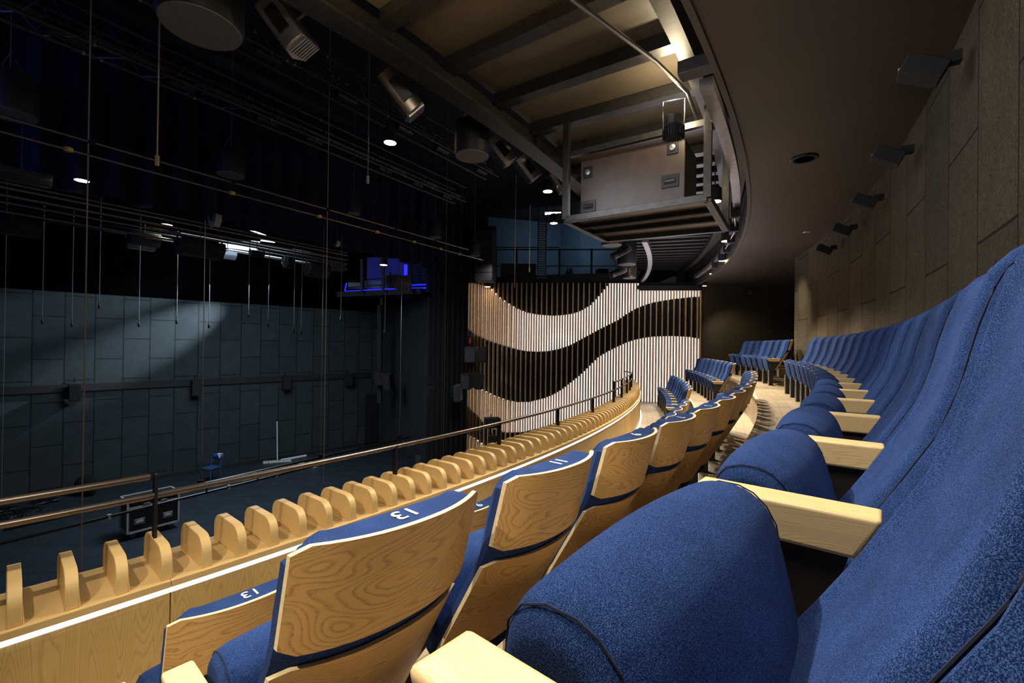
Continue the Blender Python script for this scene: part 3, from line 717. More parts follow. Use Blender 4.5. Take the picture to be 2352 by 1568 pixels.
# surround speakers between wall and ceiling
def surround(p, th, label, s=1.0):
    o = thing('surround_speaker', label, 'speaker', p, -th, 'speakers on the rear wall below the ceiling')
    mb = MB(); mb.box((0, 0, 0), (.13, .20, .11), Matrix.Rotation(math.radians(-28), 3, 'X')); mb.build('cabinet', 'blackm', o, bevel=.006)
    mb = MB(); Rm = Matrix.Rotation(math.radians(-28), 3, 'X'); mb.box(Rm @ Vector((0, -.103, 0)), (.115, .006, .095), Rm); g = mb.build('grille', 'grille', o, bevel=.003)
    mb = MB(); mb.box((0, .12, .03), (.06, .08, .06)); mb.build('bracket', 'blackm', o)
    mb = MB(); q = Rm @ Vector((.035, -.108, -.028)); mb.lathe([(.008, 0), (.008, .004)], 8, q, Rm @ Matrix.Rotation(PI / 2, 3, 'X')); mb.build('badge', 'alu', o)
lab5 = ['black surround speaker on the rear wall, largest and nearest of the five under the ceiling', 'black surround speaker on the rear wall, second of five counted from the near end', 'black surround speaker on the rear wall, middle one of the five', 'black surround speaker on the rear wall, fourth of five toward the far corner', 'black surround speaker at the far corner of the rear wall above the green exit glow']
for k, (x, y) in enumerate([(2120, 163), (2040, 360), (1985, 464), (1934, 529), (1893, 574)]):
    for R in (26.76,):
        r = ray(x, y); 
        A_ = r.x ** 2 + r.y ** 2; B2 = -2 * (r.x * CX + r.y * CY); C2 = CX * CX + CY * CY - R * R
        D2 = math.sqrt(B2 * B2 - 4 * A_ * C2); t = (-B2 + D2) / 2 / A_
        p = r * t; surround(p, math.atan2(p.x - CX, p.y - CY), lab5[k])
ex = at(1896, 583, 9.3); o = thing('exit_light', 'small green glowing dome light beneath the farthest surround speaker', 'light', ex)
MB().lathe([(.045, 0), (.045, .01), (.02, .02)], 16).build('base', 'black', o); MB().lathe([(.008, -.035), (.03, -.025), (.04, -.001)], 16).build('dome', emis('green glow', (.02, .5, .15), .8), o, smooth=True); MB().tube([(0, 0, .01), (0, 0, .08)], .008, 6).build('stem', 'black', o)
v = atz(1847, 364, 1.895)
o = thing('ceiling_vent', 'round black slatted air vent in the brown ceiling', 'vent', v)
MB().lathe([(.115, -.012), (.125, .0), (.095, .0), (.09, -.012)], 28).build('rim', 'black', o, smooth=True)
mb = MB()
for k in range(7):
    y = -.075 + k * .025; w = 2 * math.sqrt(.0095 - y * y); mb.box((0, y, -.006), (w, .010, .008))
mb.build('slats', 'steel', o)
v = atz(1853, 533, 1.895); o = thing('ceiling_downlight', 'tiny recessed downlight in the brown ceiling', 'ceiling light', v)
MB().lathe([(.05, -.008), (.055, 0), (.03, 0), (.03, -.008)], 20).build('rim', 'alu', o, smooth=True); MB().lathe([(.028, -.004), (.028, -.002)], 16).build('lens', 'grille', o)
cubespk('corner_speaker', 'little black speaker on the dark brown wall at the far end of the ceiling', at(1720, 671, 13.93), (0, 0, 0), (.16, .14, .2))

# ------------------------------------------------------------------ round downlights (lamps)
def downlight(px, py, Y, label, warm=True, r=.085, tilt=0, stem=.5, grp=None):
    p = at(px, py, Y); o = thing('downlight', label, 'lamp', p, 0, grp)
    MB().lathe([(r * .8, .19), (r, .17), (r * 1.06, 0), (r * .97, -.004)], 24).build('housing', 'blackm', o, smooth=True)
    MB().lathe([(r * .93, -.008), (r * .93, -.005)], 24).build('lens', 'lamp_w' if warm else 'lamp_c', o)
    if stem: MB().tube([(0, 0, .18), (0, 0, .18 + stem)], .008, 6).build('stem', 'black', o)
    return p
LG = 'glowing round lamps under the gantry'
D = [downlight(1642, 462, 6.2, 'glowing round lamp under the gantry just right of the hanging case', grp=LG, stem=.4),
     downlight(1668, 553, 8.4, 'glowing round lamp under the gantry below the corner of the hanging cradle', grp=LG, stem=.4),
     downlight(1660, 598, 10.3, 'glowing round lamp under the gantry, third counted from the hanging case', grp=LG, stem=.4),
     downlight(1637, 628, 12.2, 'glowing round lamp under the gantry, second from the slat wall end', grp=LG, stem=.4),
     downlight(1618, 656, 13.4, 'small glowing lamp just above the right end of the slat wall', grp=LG, stem=.3, r=.06)]
S1 = downlight(896, 327, 6.1, 'bright warm round lamp hanging in the middle of the truss lines', stem=.9)
S2 = downlight(1258, 439, 7.9, 'bright warm round lamp left of the hanging cradle')
S3 = downlight(1272, 512, 9.6, 'warm round lamp below the white tube light', r=.08)
S4 = downlight(382, 516, 10.2, 'bright warm round lamp among the battens at left, above the stage', r=.12)
S5 = downlight(881, 608, 14.5, 'warm round lamp in front of the blue lit gallery', r=.12)
S6 = downlight(1120, 658, 15.5, 'small warm lamp at the top left corner of the slat wall', r=.09, stem=.2)
S7 = downlight(188, 414, 6.4, 'dazzling cool white lamp high at left under the curtain', warm=False, r=.085)
o = thing('tube_light', 'short cool white tube light pair beside the cable chain', 'light', at(1270, 490, 11))
for s in (-.1, .1): mb = MB(); mb.bar((s - .09, 0, s * .15), (s + .09, 0, s * .15 + .02), .03, .03); mb.build('tube', 'lamp_c', o)
MB().box((0, 0, .05), (.42, .06, .04)).build('housing', 'blackm', o)

# ------------------------------------------------------------------ cylindrical hanging speakers
def drum(px, py, Y, r, h, label, cable=None, mat='cab', ch=True):
    p = at(px, py, Y); cable = cable or 5.2 - p.z - h; o = thing('drum_speaker', label, 'speaker', p)
    MB().lathe([(r * .96, 0), (r, .02), (r, h - .03), (r * .97, h)], 40).build('cabinet', mat, o, smooth=True)
    MB().lathe([(r * .93, -.012), (r * .95, -.002)], 40).build('grille', 'grille_l', o, smooth=True)
    mb = MB(); mb.tube([(0, 0, h), (0, 0, h + cable)], .006, 6)
    mb.tube([(-r * .7, 0, h), (0, 0, h + .3), (r * .7, 0, h)], .004, 5); mb.build('cable', 'rope_d', o)
drum(462, 62, 3.2, .265, .42, 'large black round speaker hanging at the top edge, biggest of its kind')
drum(1084, 358, 5.2, .20, .36, 'black round speaker hanging under the gantry edge, lit rim at left')
drum(22, 262, 5.8, .27, .5, 'dim black round speaker at the far left edge below its Y shaped cable')
drum(530, 402, 8.0, .23, .44, 'dim round speaker in front of the curtain, left of centre')
drum(812, 490, 9.5, .14, .30, 'dim narrow round speaker in front of the curtain near the two pipes')
drum(1000, 545, 12.0, .17, .38, 'round speaker hanging by the right end of the pipes')
drum(1090, 587, 12.5, .165, .30, 'round speaker hanging against the black line array')
drum(1330, 506, 7.5, .21, .55, 'round speaker tucked behind the left corner of the cradle', cable=.3)
drum(1405, 563, 9.4, .21, .22, 'brown round speaker below the rear corner of the cradle', cable=.3, mat='bronze')
drum(1440, 607, 10.2, .21, .5, 'black round speaker hanging above the bronze one by the curved track', cable=.5)
drum(1446, 638, 10.6, .16, .28, 'bronze round speaker lowest of the cluster by the curved track', cable=.2, mat='bronze')

# moving head / profile fixtures below the inner beam
def fixture(px, py, Y, label, L=.5, w=.2, rot=(0, 0, 0), mat='bronze'):
    p = at(px, py, Y); o = thing('stage_spotlight', label, 'stage light', p); o.rotation_euler = rot
    n = 10
    prof = [(-w, -.0), (-w * .86, -w * .55), (0, -w * .75), (w * .86, -w * .55), (w, 0), (w * .86, w * .5), (-w * .86, w * .5)]
    MB().prism([(a, b) for a, b in prof], -L / 2, L / 2, 'x').build('housing', mat, o, bevel=.01)
    mb = MB()
    for k in range(7): mb.box((L / 2 + .006, -w * .7 + k * w * .23, 0), (.02, w * .1, w * .9))
    mb.build('cooling_fins', 'steel_l', o)
    MB().box((0, -w * 1.05, 0), (L * .5, .02, w * .5)).build('yoke_arm', 'black', o); MB().box((0, w * .9, 0), (L * .5, .02, w * .5)).build('yoke_arm', 'black', o)
    mb = MB()
    for k in range(5): mb.box((L * .36, -w * .3 + k * w * .15, -w * .62), (.06, .008, .03))
    mb.build('vent', 'blackm', o)
    MB().tube([(0, 0, w * .5), (0, 0, w * .5 + .35)], .015, 6).build('clamp', 'black', o)
fixture(663, 62, 3.4, 'silver finned stage spotlight at the top of the picture left of the ceiling boards', .34, .17, (.5, .9, .4), 'steel_l')
fixture(922, 215, 4.4, 'bronze stage spotlight tilted down beneath the gantry edge beam', .42, .20, (.4, .8, .5))
fixture(1152, 345, 6.2, 'stage spotlight close beside the hanging round speaker', .40, .19, (.4, .8, .4), 'steel_l')
fixture(1212, 385, 7.0, 'stage spotlight with a purple cable, next after the round speaker', .40, .20, (.4, .8, .4), 'steel_l')
fixture(1285, 415, 7.9, 'stage spotlight half hidden behind the left upright of the cradle', .40, .20, (.4, .8, .4), 'steel_l')
fixture(1425, 580, 9.8, 'narrow spotlight tilted down beside the curved track, lit along its top', .42, .10, (.3, -.5, .2), 'steel')
fixture(1418, 625, 10.2, 'lower narrow spotlight beside the bronze round speaker', .36, .10, (.3, -.4, .2), 'steel')

# ------------------------------------------------------------------ trusses, bars, wires
def truss(name, label, p, zr, x0, x1, w=.32, h=.34):
    a = onp(x0, 0, p); b = onp(x1, 0, p); z = zr * p; a = Vector((a.x, a.y, z)); b = Vector((b.x, b.y, z)); o = thing(name, label, 'truss')
    d = (b - a).normalized(); L = (b - a).length
    offs = [Vector((0, 0, 0)), DN * w, Vector((0, 0, h)), DN * w + Vector((0, 0, h))]
    for f in offs: MB().tube([a + f, b + f], .022, 8).build('chord', 'steel', o, smooth=True)
    mb = MB(); n = int(L / .45)
    for k in range(n):
        s, e = a + d * (L * k / n), a + d * (L * (k + 1) / n); m_ = (s + e) / 2
        for f, g in ((offs[0], offs[2]), (offs[1], offs[3]), (offs[0], offs[1])):
            mb.tube([s + f, m_ + g, e + f], .010, 5, cap=False)
    mb.build('lattice', 'steel', o)
    c0 = DN * w * .5 + Vector((0, 0, h * .45)); MB().tube([a + c0, b + c0], .045, 8).build('power_bar', 'steel', o, smooth=True)
    rr = random.Random(int(p * 10))
    for k in range(18):
        q = a.lerp(b, rr.random()) + offs[rr.randrange(4)]; MB().box((q.x, q.y, q.z), (.035, .035, .04)).build('clamp', 'alu', o)
    for k in range(7):
        q = a.lerp(b, (k + .5) / 7 + rr.uniform(-.04, .04)) + DN * w * .5 + Vector((0, 0, h * .1)); MB().tube([q, q + DT * .3], .07, 10).build('lamp_can', 'black', o, smooth=True)
    return o, a, b
truss('lighting_truss', 'long box truss running across in front of the blue curtain', 7.0, .49, -120, 1075)
truss('lighting_truss', 'box truss nearest the gantry, crossing behind the bright warm lamp', 5.4, .64, -100, 1150)
truss('lighting_truss', 'box truss above the far battens over the middle of the stage', 10.4, .30, 520, 960)
def bar(name, label, pts, r, mat='black', cat='bar', clips=(), clipmat='yellow', endcap=None, group=None):
    o = thing(name, label, cat, (0, 0, 0), 0, group); MB().tube(pts, r, 8).build('tube', mat, o, smooth=True)
    a, b = Vector(pts[0]), Vector(pts[-1])
    for t in clips: q = a.lerp(b, t); MB().box((q.x, q.y, q.z), (.05, .05, r * 3)).build('clip', clipmat, o)
    if endcap: d = (b - a).normalized(); MB().tube([b, b + d * .08], r * 1.3, 8).build('end_cap', endcap, o)
    return o
bar('lighting_bar', 'thin pipe with yellow clips crossing in front of the curtain, lower of the pair', [onp(-20, 296, 6), onp(1104, 596, 6)], .012, 'bronze', clips=(.07, .28, .45, .6, .72, .82, .9), endcap='red')
bar('lighting_bar', 'thin pipe crossing in front of the curtain, upper of the pair', [onp(-20, 260, 6.1), onp(1075, 573, 6.1)], .012, 'bronze', clips=(.1, .3, .5, .7, .85), clipmat='black')
bt = [(10.9, 2.5), (11.25, 2.5), (11.6, 2.45), (12.0, 2.5), (12.4, 2.5), (12.9, 2.5), (13.4, 2.45), (9.9, 2.2), (10.2, 2.15), (11.0, 2.2), (11.8, 2.2)]
for k, (p, z) in enumerate(bt):
    a = onp(-200, 400, p); b = onp(800, 400, p)
    bar('stage_batten', 'long thin black batten high over the stage, %s in the run of parallel battens' % ORD[k], [(a.x, a.y, z), (b.x, b.y, z)], .02, 'steel_l' if k < 3 or k > 6 else 'steel', 'batten', group='parallel battens over the stage')
# lowered ladder bar near the stage floor
lb_ = thing('lowered_bar', 'lowered black double lighting bar with white clamps hanging just above the stage floor', 'bar')
A1, B1 = onp(8, 1216, 9.2), onp(945, 1002, 9.2); A2, B2_ = onp(0, 1248, 9.2), onp(947, 1014, 9.2)
MB().tube([A1, B1], .028, 8).build('upper_tube', 'black', lb_, smooth=True); MB().tube([A2, B2_], .024, 8).build('lower_tube', 'black', lb_, smooth=True)
for t in (.33, .45, .55, .63, .70, .77, .84, .92):
    MB().tube([A1.lerp(B1, t), A2.lerp(B2_, t)], .014, 6).build('spacer', 'steel', lb_)
for t in (.15, .38, .50, .62, .72, .80, .88, .96):
    q = A2.lerp(B2_, t); MB().box(q, (.05, .05, .07)).build('clamp', 'white', lb_)
MB().tube([B2_, B2_ + DT * .1], .03, 8).build('end_cap', 'red', lb_)

def wire(px, y0, y1, Y, label, mat='rope_d', r=.006, wt=None, x1=None, cat='cable', name='hanging_wire', group=None):
    q = at(px if x1 is None else x1, y1, Y); top = at(px, y0, Y).z
    o = thing(name, label, cat, q, 0, group); MB().tube([(0, 0, 0), (0, 0, top - q.z)], r, 6).build('cord', mat, o)
    if wt == 'plug': MB().lathe([(.012, -.09), (.022, -.07), (.022, 0), (.008, .02), (.008, .09)], 10).build('plug', 'black', o, smooth=True)
    if wt == 'tag': MB().box((0, 0, -.04), (.03, .02, .09)).build('wooden_tag', 'rope', o, bevel=.004)
    if wt == 'clamp': MB().box((0, 0, -.03), (.09, .06, .09)).build('clamp', 'black', o)
    return o
wire(205, -40, 1352, 5.2, 'long pale rope falling past the handrail at the left of the picture', 'rope', .007, x1=185, name='hanging_rope')
wire(361, -40, 358, 3.9, 'pale rope ending in a wooden tag near the large round speaker', 'rope', .006, 'tag', name='hanging_rope')
wire(748, 0, 1110, 7.4, 'pale wire reaching down behind the balustrade fins in mid picture', 'rope', .006, x1=743)
wire(1018, 250, 1075, 9.5, 'faint wire in front of the black side curtain', 'rope_d', .006)
wire(845, 60, 405, 5.3, 'dark cord with a wooden tag left of the bright warm lamp', 'rope_d', .006, 'tag')
wire(1182, 400, 660, 9, 'fine wire crossing the top of the slat wall', 'rope', .006)
wire(1216, 470, 615, 9, 'pale rope with a tag in front of the upper gallery', 'rope', .008, 'tag')
wire(4, 385, 1150, 9.6, 'thin steel wire at the very left edge of the picture', x1=3)
W = [(97, 500, 735, 'plug'), (165, 505, 742, 'plug'), (228, 432, 700, 'plug'), (319, 440, 742, 'plug'), (406, 560, 735, 'plug'), (462, 480, 1104, 'clamp'), (480, 595, 745, 'plug'), (571, 525, 720, 'plug'), (616, 600, 742, 'plug'), (675, 540, 757, 'plug'), (692, 600, 760, 'plug'), (736, 550, 1045, 'clamp'), (783, 570, 730, 'plug'), (918, 670, 1001, 'clamp'), (884, 640, 760, 'plug')]
for k, (x, y0, y1, w) in enumerate(W):
    wire(x, y0 - 30, y1, 10.5 if w == 'plug' else (onp(x, y1, 9.2).y), ('thin wire ending in a small plug over the stage, %s from the left' % ORD[[i for i, q in enumerate(W) if q[3] == 'plug'].index(k)]) if w == 'plug' else 'suspension wire clamped to the lowered bar, %s from the left' % ORD[[i for i, q in enumerate(W) if q[3] == 'clamp'].index(k)], 'steel_l' if w != 'plug' else 'rope_d', .008, w, group='wires with plugs' if w == 'plug' else 'suspension wires of the lowered bar')

# wedge speakers and fixtures on the battens
def wedge(px, py, Y, w, h, label, rz=.99, mat='cab', tilt=0, end='cab_b'):
    p = at(px, py, Y); o = thing('hung_speaker', label, 'speaker', p, rz); k = h * .62
    MB().prism([(-k, h / 2), (k, h / 2), (k * 1.05, 0), (k * .45, -h / 2), (-k * .45, -h / 2), (-k * 1.05, 0)], -w / 2, w / 2, 'x').build('cabinet', mat, o, bevel=.01)
    MB().box((0, 0, -h / 2 - .004), (w * .92, k * .8, .008)).build('grille', 'grille', o)
    for s_ in (-1, 1):
        MB().prism([(-k * .97, h * .47), (k * .97, h * .47), (k, 0), (k * .42, -h * .47), (-k * .42, -h * .47), (-k, 0)], s_ * (w / 2 + .001) - .004, s_ * (w / 2 + .001) + .004, 'x').build('end_plate', end, o)  # both end faces pale, side light put into their colour
        MB().box((s_ * (w / 2 + .014), 0, h * .35), (.012, .07, h * .7)).build('bracket', 'black', o)
    MB().tube([(0, 0, h / 2 - .03), (0, 0, max(h / 2 + .3, 3.42 - p.z))], .008, 6).build('suspension', 'steel', o)
wedge(30, 520, 9.0, .75, .32, 'dark wide speaker hung at the left edge above the stage')
wedge(50, 405, 6.1, .55, .17, 'long dark speaker box hung at the upper left near the white lamp', mat='cab')
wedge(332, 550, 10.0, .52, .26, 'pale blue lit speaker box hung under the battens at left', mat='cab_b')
wedge(322, 562, 11.0, .55, .24, 'dark box directly behind the pale blue lit speaker', mat='cab')
wedge(460, 572, 10.0, .85, .34, 'large black speaker hung under the battens beside the bright pipes')
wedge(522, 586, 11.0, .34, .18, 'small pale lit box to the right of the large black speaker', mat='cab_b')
wedge(494, 508, 7.7, .10, .21, 'small upright pale plate hung above the large black speaker', mat='alu')
wedge(728, 622, 11.5, .55, .32, 'black speaker with a pale bracket hung right of the long pale wire')
wedge(775, 614, 12.0, .30, .20, 'small pale fixture right next to the pale rope and black speaker', mat='cab_b')
wedge(773, 560, 9.4, .09, .12, 'small upright pale plate above the battens, right of the pale rope', mat='alu')
wedge(915, 648, 12.5, .55, .34, 'tilted speaker hung in front of the blue lit gallery', mat='cab_b')
wedge(662, 603, 11.5, .16, .26, 'slim dark fixture hung between the two black speakers')
wedge(590, 583, 11.0, .30, .14, 'flat dark box hung under the brightly lit pipes')
# bright tubes among the battens
bp_ = thing('batten_light', 'row of bright white tube lights glinting among the battens', 'light')
for x0, y0, x1, y1 in ((552, 538, 597, 547), (575, 528, 610, 541), (566, 553, 596, 556), (600, 552, 630, 556)):
    mb = MB(); mb.bar(at(x0, y0, 12), at(x1, y1, 12.6), .03, .03); mb.build('tube', 'led', bp_)
mb = MB(); mb.bar(at(502, 562, 11.2), at(590, 574, 12), .06, .10); mb.build('reflector', 'alu', bp_)

# line arrays and pier speakers
la = thing('line_array', 'tall black line array speaker stack hanging at the left end of the gallery', 'speaker', at(1115, 648, 13.2))
zt = at(1115, 530, 13.2).z - at(1115, 648, 13.2).z
for k in range(6): MB().box((0, 0, zt * (k + .5) / 6), (.52, .45, zt / 6 - .012), Matrix.Rotation(-.25, 3, 'Z')).build('cabinet', 'cab', la, bevel=.01)
MB().box((0, 0, zt + .05), (.6, .5, .06)).build('flying_frame', 'black', la)
MB().tube([(0, 0, zt + .05), (0, 0, zt + 1.5)], .02, 6).build('chain', 'steel', la)
cc = thing('cable_chain', 'perforated black cable chain dropping in front of the gallery', 'cable chain', at(1244, 640, 14.6))
zt = at(1244, 475, 14.6).z - at(1244, 640, 14.6).z
for s in (-.13, .13): MB().box((s, 0, zt / 2), (.03, .05, zt)).build('side_plate', 'black', cc)
mb = MB()
for k in range(int(zt / .075)): mb.box((0, 0, k * .075 + .03), (.24, .045, .035))
mb.build('links', 'cab_b', cc)
for k, (x, y, Y, w, h, l) in enumerate([(1083, 814, 14.2, .36, .50, 'upper left brownish cabinet of the speaker cluster beside the slats'), (1104, 814, 14.9, .26, .50, 'upper right cabinet of the speaker cluster beside the slats'), (1072, 875, 14.2, .30, .48, 'lower left tilted cabinet of the speaker cluster beside the slats'), (1099, 875, 14.9, .28, .48, 'lower right tilted cabinet of the speaker cluster beside the slats'), (1052, 902, 13.6, .18, .48, 'small pale speaker hanging lowest of the cluster beside the slats')]):
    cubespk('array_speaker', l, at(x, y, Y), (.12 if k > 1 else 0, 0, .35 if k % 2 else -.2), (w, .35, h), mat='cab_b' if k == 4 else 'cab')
ch = thing('chain_hoist', 'chain hoist with a red hook above the speaker cluster', 'hoist', at(1080, 768, 14.2))
MB().tube([(0, 0, 0), (0, 0, 1.9)], .012, 6).build('chain', 'steel', ch); MB().box((0, 0, .02), (.08, .08, .2)).build('motor', 'black', ch, bevel=.01); MB().tube([(0, 0, -.1), (0, 0, -.28)], .03, 8).build('hook', 'red', ch)
WS = [(172, 900, 'black wall speaker on the stage back wall, leftmost of the four on the dark rail'), (450, 890, 'black wall speaker on the stage back wall, second from the left on the dark rail'), (658, 878, 'black wall speaker on the stage back wall, third from the left on the dark rail'), (800, 871, 'black wall speaker on the stage back wall, fourth and last on the dark rail')]
for x, y, l in WS: cubespk('wall_speaker', l, wallpt(x, y, .22), (.12, 0, math.atan2(wd.y, wd.x)), (.26, .28, .52), mat='blackm', group='wall speakers on the stage back wall')
cubespk('wall_speaker', 'black speaker at the foot of the tall dark column in the stage corner', at(870, 870, 18.0), (0, 0, .3), (.3, .3, .5), mat='blackm')
cubespk('wall_speaker', 'tilted black speaker hanging right of the tall dark column', at(892, 876, 17.4), (.1, 0, -.3), (.3, .3, .6), mat='blackm')
cubespk('wall_speaker', 'black speaker hanging in front of the black side curtain', at(991, 907, 15.2), (.15, 0, .2), (.26, .28, .52), mat='blackm')
mb = MB(); p = at(872, 925, 18.4); q = at(872, 700, 18.4); mb.bar(p, q, .16, .16); tag(mb.build('rigging_column', 'blackm'), 'tall thin black column in the stage corner beside the doorway', 'column')
cubespk('box_speaker', 'dark box speaker standing low against the slats behind the handrail', at(1131, 970, 12.6), (0, 0, .2), (.42, .34, .26))
cubespk('box_speaker', 'small black box under the larger one low against the slats', at(1131, 1008, 12.6), (0, 0, .2), (.22, .2, .2))
cubespk('stage_monitor', 'small black socket box standing beside the side curtain foot', at(961, 1054, 15.6), (0, 0, .2), (.2, .16, .3))

# ------------------------------------------------------------------ things on the stage floor
cpt = atz(290, 1243, ZS)
k0, k1 = atz(292, 1242, ZS), atz(404, 1212, ZS); cd = (k1 - k0); cdn = cd.normalized(); cl = cd.length
fc = thing('flight_case', 'black wheeled flight case with silver edges standing on the stage floor', 'case', (k0.x, k0.y, ZS), math.atan2(cdn.y, cdn.x))
Wc, Dc, Hc, hz = cl * 1.05, .55, .72, .16
MB().box((Wc / 2, Dc / 2, hz + Hc / 2), (Wc, Dc, Hc)).build('case_body', 'case_k', fc, bevel=.004)
mb = MB()
for y in (0, Dc):
    for z in (hz, hz + Hc): mb.box((Wc / 2, y, z), (Wc, .04, .04))
    for x in (0, Wc): mb.box((x, y, hz + Hc / 2), (.04, .04, Hc))
for x in (0, Wc):
    for z in (hz, hz + Hc): mb.box((x, Dc / 2, z), (.04, Dc, .04))
mb.box((Wc / 2, -.003, hz + Hc * .78), (Wc, .012, .035)); mb.build('edge_trim', 'alu', fc)
for x in (.22, Wc - .22): handle_plate(fc, x, hz + .22, .2, .13, 'steel_l')
for x in (.35, Wc - .3): 
    mb = MB(); mb.box((x, -.008, hz + Hc * .78), (.13, .016, .12)); mb.build('latch', 'steel_l', fc, bevel=.003)
for x in (.12, Wc - .12):
    for y in (.1, Dc - .1): w_ = MB().lathe([(.055, -.02), (.055, .02)], 16, (x, y, .055), Matrix.Rotation(PI / 2, 3, 'X')).build('caster', 'chairblue', fc); MB().box((x, y, .13), (.07, .06, .07)).build('fork', 'alu', w_)

cp = atz(484, 1105, ZS)
chs = thing('stage_chair', 'blue plastic chair with a white cloth on its back, standing on the stage', 'chair', (cp.x, cp.y, ZS), -.25)
mb = MB(); mb.box((0, 0, .45), (.42, .40, .025)); mb.build('seat', 'chairblue', chs, bevel=.01)
MB().grid([[Vector((x * .21, .22 + .03 * (1 - x * x), z)) for x in (-1, -.6, -.2, .2, .6, 1)] for z in (.66, .74, .84)] ).build('backrest', 'chairblue', chs, smooth='all', fix=False).modifiers.new('s', 'SOLIDIFY').thickness = .015
for sx in (-1, 1):
    MB().tube([(sx * .2, -.2, 0), (sx * .17, -.15, .44)], .012, 6).build('leg', 'chairblue', chs)
    MB().tube([(sx * .2, .26, 0), (sx * .17, .16, .44), (sx * .2, .23, .72)], .012, 6).build('leg', 'chairblue', chs)
cpm = Matrix.Rotation(-.25, 3, 'Z')
mb = MB(); q = lambda x, y, z: cpm @ Vector((x, y, z)) + Vector((cp.x, cp.y, ZS))
mb.add([q(.02, .20, .86), q(.19, .20, .86), q(.17, .19, .74), q(.12, .19, .70), q(.02, .28, .86), q(.19, .28, .86), q(.17, .29, .76)], [(0, 1, 2, 3), (0, 4, 5, 1), (4, 5, 6)])
tag(mb.build('white_cloth', 'white', fix=False), 'white cloth draped over the back of the blue stage chair', 'cloth')
mp = atz(637, 1061, ZS); 
mop = thing('dust_mop', 'upright dust mop with a wide white fringe head on the stage', 'mop', (mp.x, mp.y, ZS), .35)
MB().tube([(0, 0, .06), (-.03, 0, 1.55)], .022, 8).build('pole', 'white', mop); MB().tube([(-.03, 0, 1.45), (-.032, 0, 1.6)], .02, 8).build('grip', 'black', mop)
mb = MB()
for k in range(26):
    x = -.45 + k * .036; mb.box((x, random.uniform(-.02, .02), .035), (.05, .16 + random.uniform(-.03, .05), .06), Matrix.Rotation(random.uniform(-.3, .3), 3, 'Z'))
mb.build('fringe', 'white', mop)
a, b = atz(645, 1060, ZS), atz(703, 1049, ZS); mb = MB(); mb.tube([(a.x, a.y, ZS + .05), (b.x, b.y, ZS + .05)], .05, 8)
tag(mb.build('white_roll', 'white', smooth=True), 'long white roll lying behind the dust mop on the stage floor', 'roll')
for k, (x, y, s) in enumerate([(692, 1070, .12), (707, 1071, .08), (717, 1069, .10), (727, 1067, .08), (733, 1070, .07), (722, 1074, .06)]):
    p = atz(x, y, ZS); mb = MB(); rr = random.Random(k)
    import bmesh
    bm = bmesh.new(); bmesh.ops.create_icosphere(bm, subdivisions=2, radius=s)
    for v in bm.verts: v.co *= rr.uniform(.7, 1.2); v.co.z *= .7
    me = bpy.data.meshes.new('crumpled_cloth'); bm.to_mesh(me); bm.free(); me.materials.append(M['white'])
    o = bpy.data.objects.new('crumpled_cloth', me); COL.objects.link(o); o.location = (p.x, p.y, ZS + s * .6)
    tag(o, 'crumpled white cloth in the heap right of the mop, %s from the left' % ORD[k] if k else 'largest crumpled white cloth, leftmost of the small heap right of the mop', 'cloth', 'crumpled white cloths by the mop')
p = atz(198, 1138, ZS); import bmesh
bm = bmesh.new(); bmesh.ops.create_icosphere(bm, subdivisions=3, radius=.36); rr = random.Random(3)
for v in bm.verts: v.co.x *= .9 + rr.uniform(-.06, .06); v.co.z *= .9; v.co.y *= .5
me = bpy.data.meshes.new('black_bag'); bm.to_mesh(me); bm.free(); me.materials.append(M['velvet'])
o = bpy.data.objects.new('black_bag', me); COL.objects.link(o); o.location = (p.x, p.y, ZS + .3); tag(o, 'rounded black bag slumped against the stage back wall', 'bag')
p = atz(145, 1136, ZS); cubespk('floor_box', 'tiny dark box on the stage floor left of the black bag', (p.x, p.y, ZS + .1), (0, 0, .6), (.14, .12, .16))
for k, (x, y) in enumerate([(30, 1185), (68, 1172), (105, 1152), (8, 1172)]):
    p = atz(x, y, ZS); pts = []; rr = random.Random(k + 9)
    for j in range(60): a = j * .5; r = .18 + .08 * math.sin(j * 1.7 + k); pts.append((r * math.cos(a) * 1.3, r * math.sin(a), .012 + .003 * (j % 5)))
    o = MB().tube(pts, .012, 5).build('cable_coil', 'black', smooth=True); o.location = (p.x, p.y, ZS)
    tag(o, ['loose black cable coil on the stage floor, lowest of the tangle at left', 'black cable coil in the middle of the tangle at left', 'black cable coil at the right end of the tangle at left', 'black cable coil at the left edge of the tangle'][k], 'cable', 'tangled cables on the stage floor')
# gallery objects
for k, (x, y, c_, l) in enumerate([(1305, 628, 'chairblue', 'blue cable bundle heaped on the gallery floor')]):
    p = at(x, 632, 15.6); mb = MB(); rr = random.Random(4)
    for j in range(14):
        a = rr.uniform(0, 6.28); r = rr.uniform(.05, .28); mb.tube([(r * math.cos(a), .1 * math.sin(a), 0), (r * .6 * math.cos(a + 1), 0, .2 + rr.uniform(0, .15)), (r * math.cos(a + 2), .1, .02)], .012, 5)
    o = mb.build('cable_bundle', c_); o.location = (p.x, p.y, gz + .28); tag(o, l, 'cable')
p = at(1382, 628, 15.8); o = thing('equipment_box', 'dark red framed equipment box on the gallery floor', 'box', (p.x, p.y, gz + .27), .1)
MB().box((0, 0, .16), (.36, .3, .32)).build('case_body', 'blackm', o); mb = MB()
for z in (.01, .31): mb.box((0, -.15, z), (.38, .02, .02))
for x in (-.18, .18): mb.box((x, -.15, .16), (.02, .02, .32))
mb.build('frame', plain('dark red paint', (.12, .005, .015), .5), o)
mb = MB(); p = at(1190, 625, 15.5); mb.box((p.x, p.y, gz + .27 + .2), (1.2, .4, .4)); tag(mb.build('equipment_rack', 'blackm', bevel=.02), 'long black equipment rack on the gallery behind the railing', 'rack')

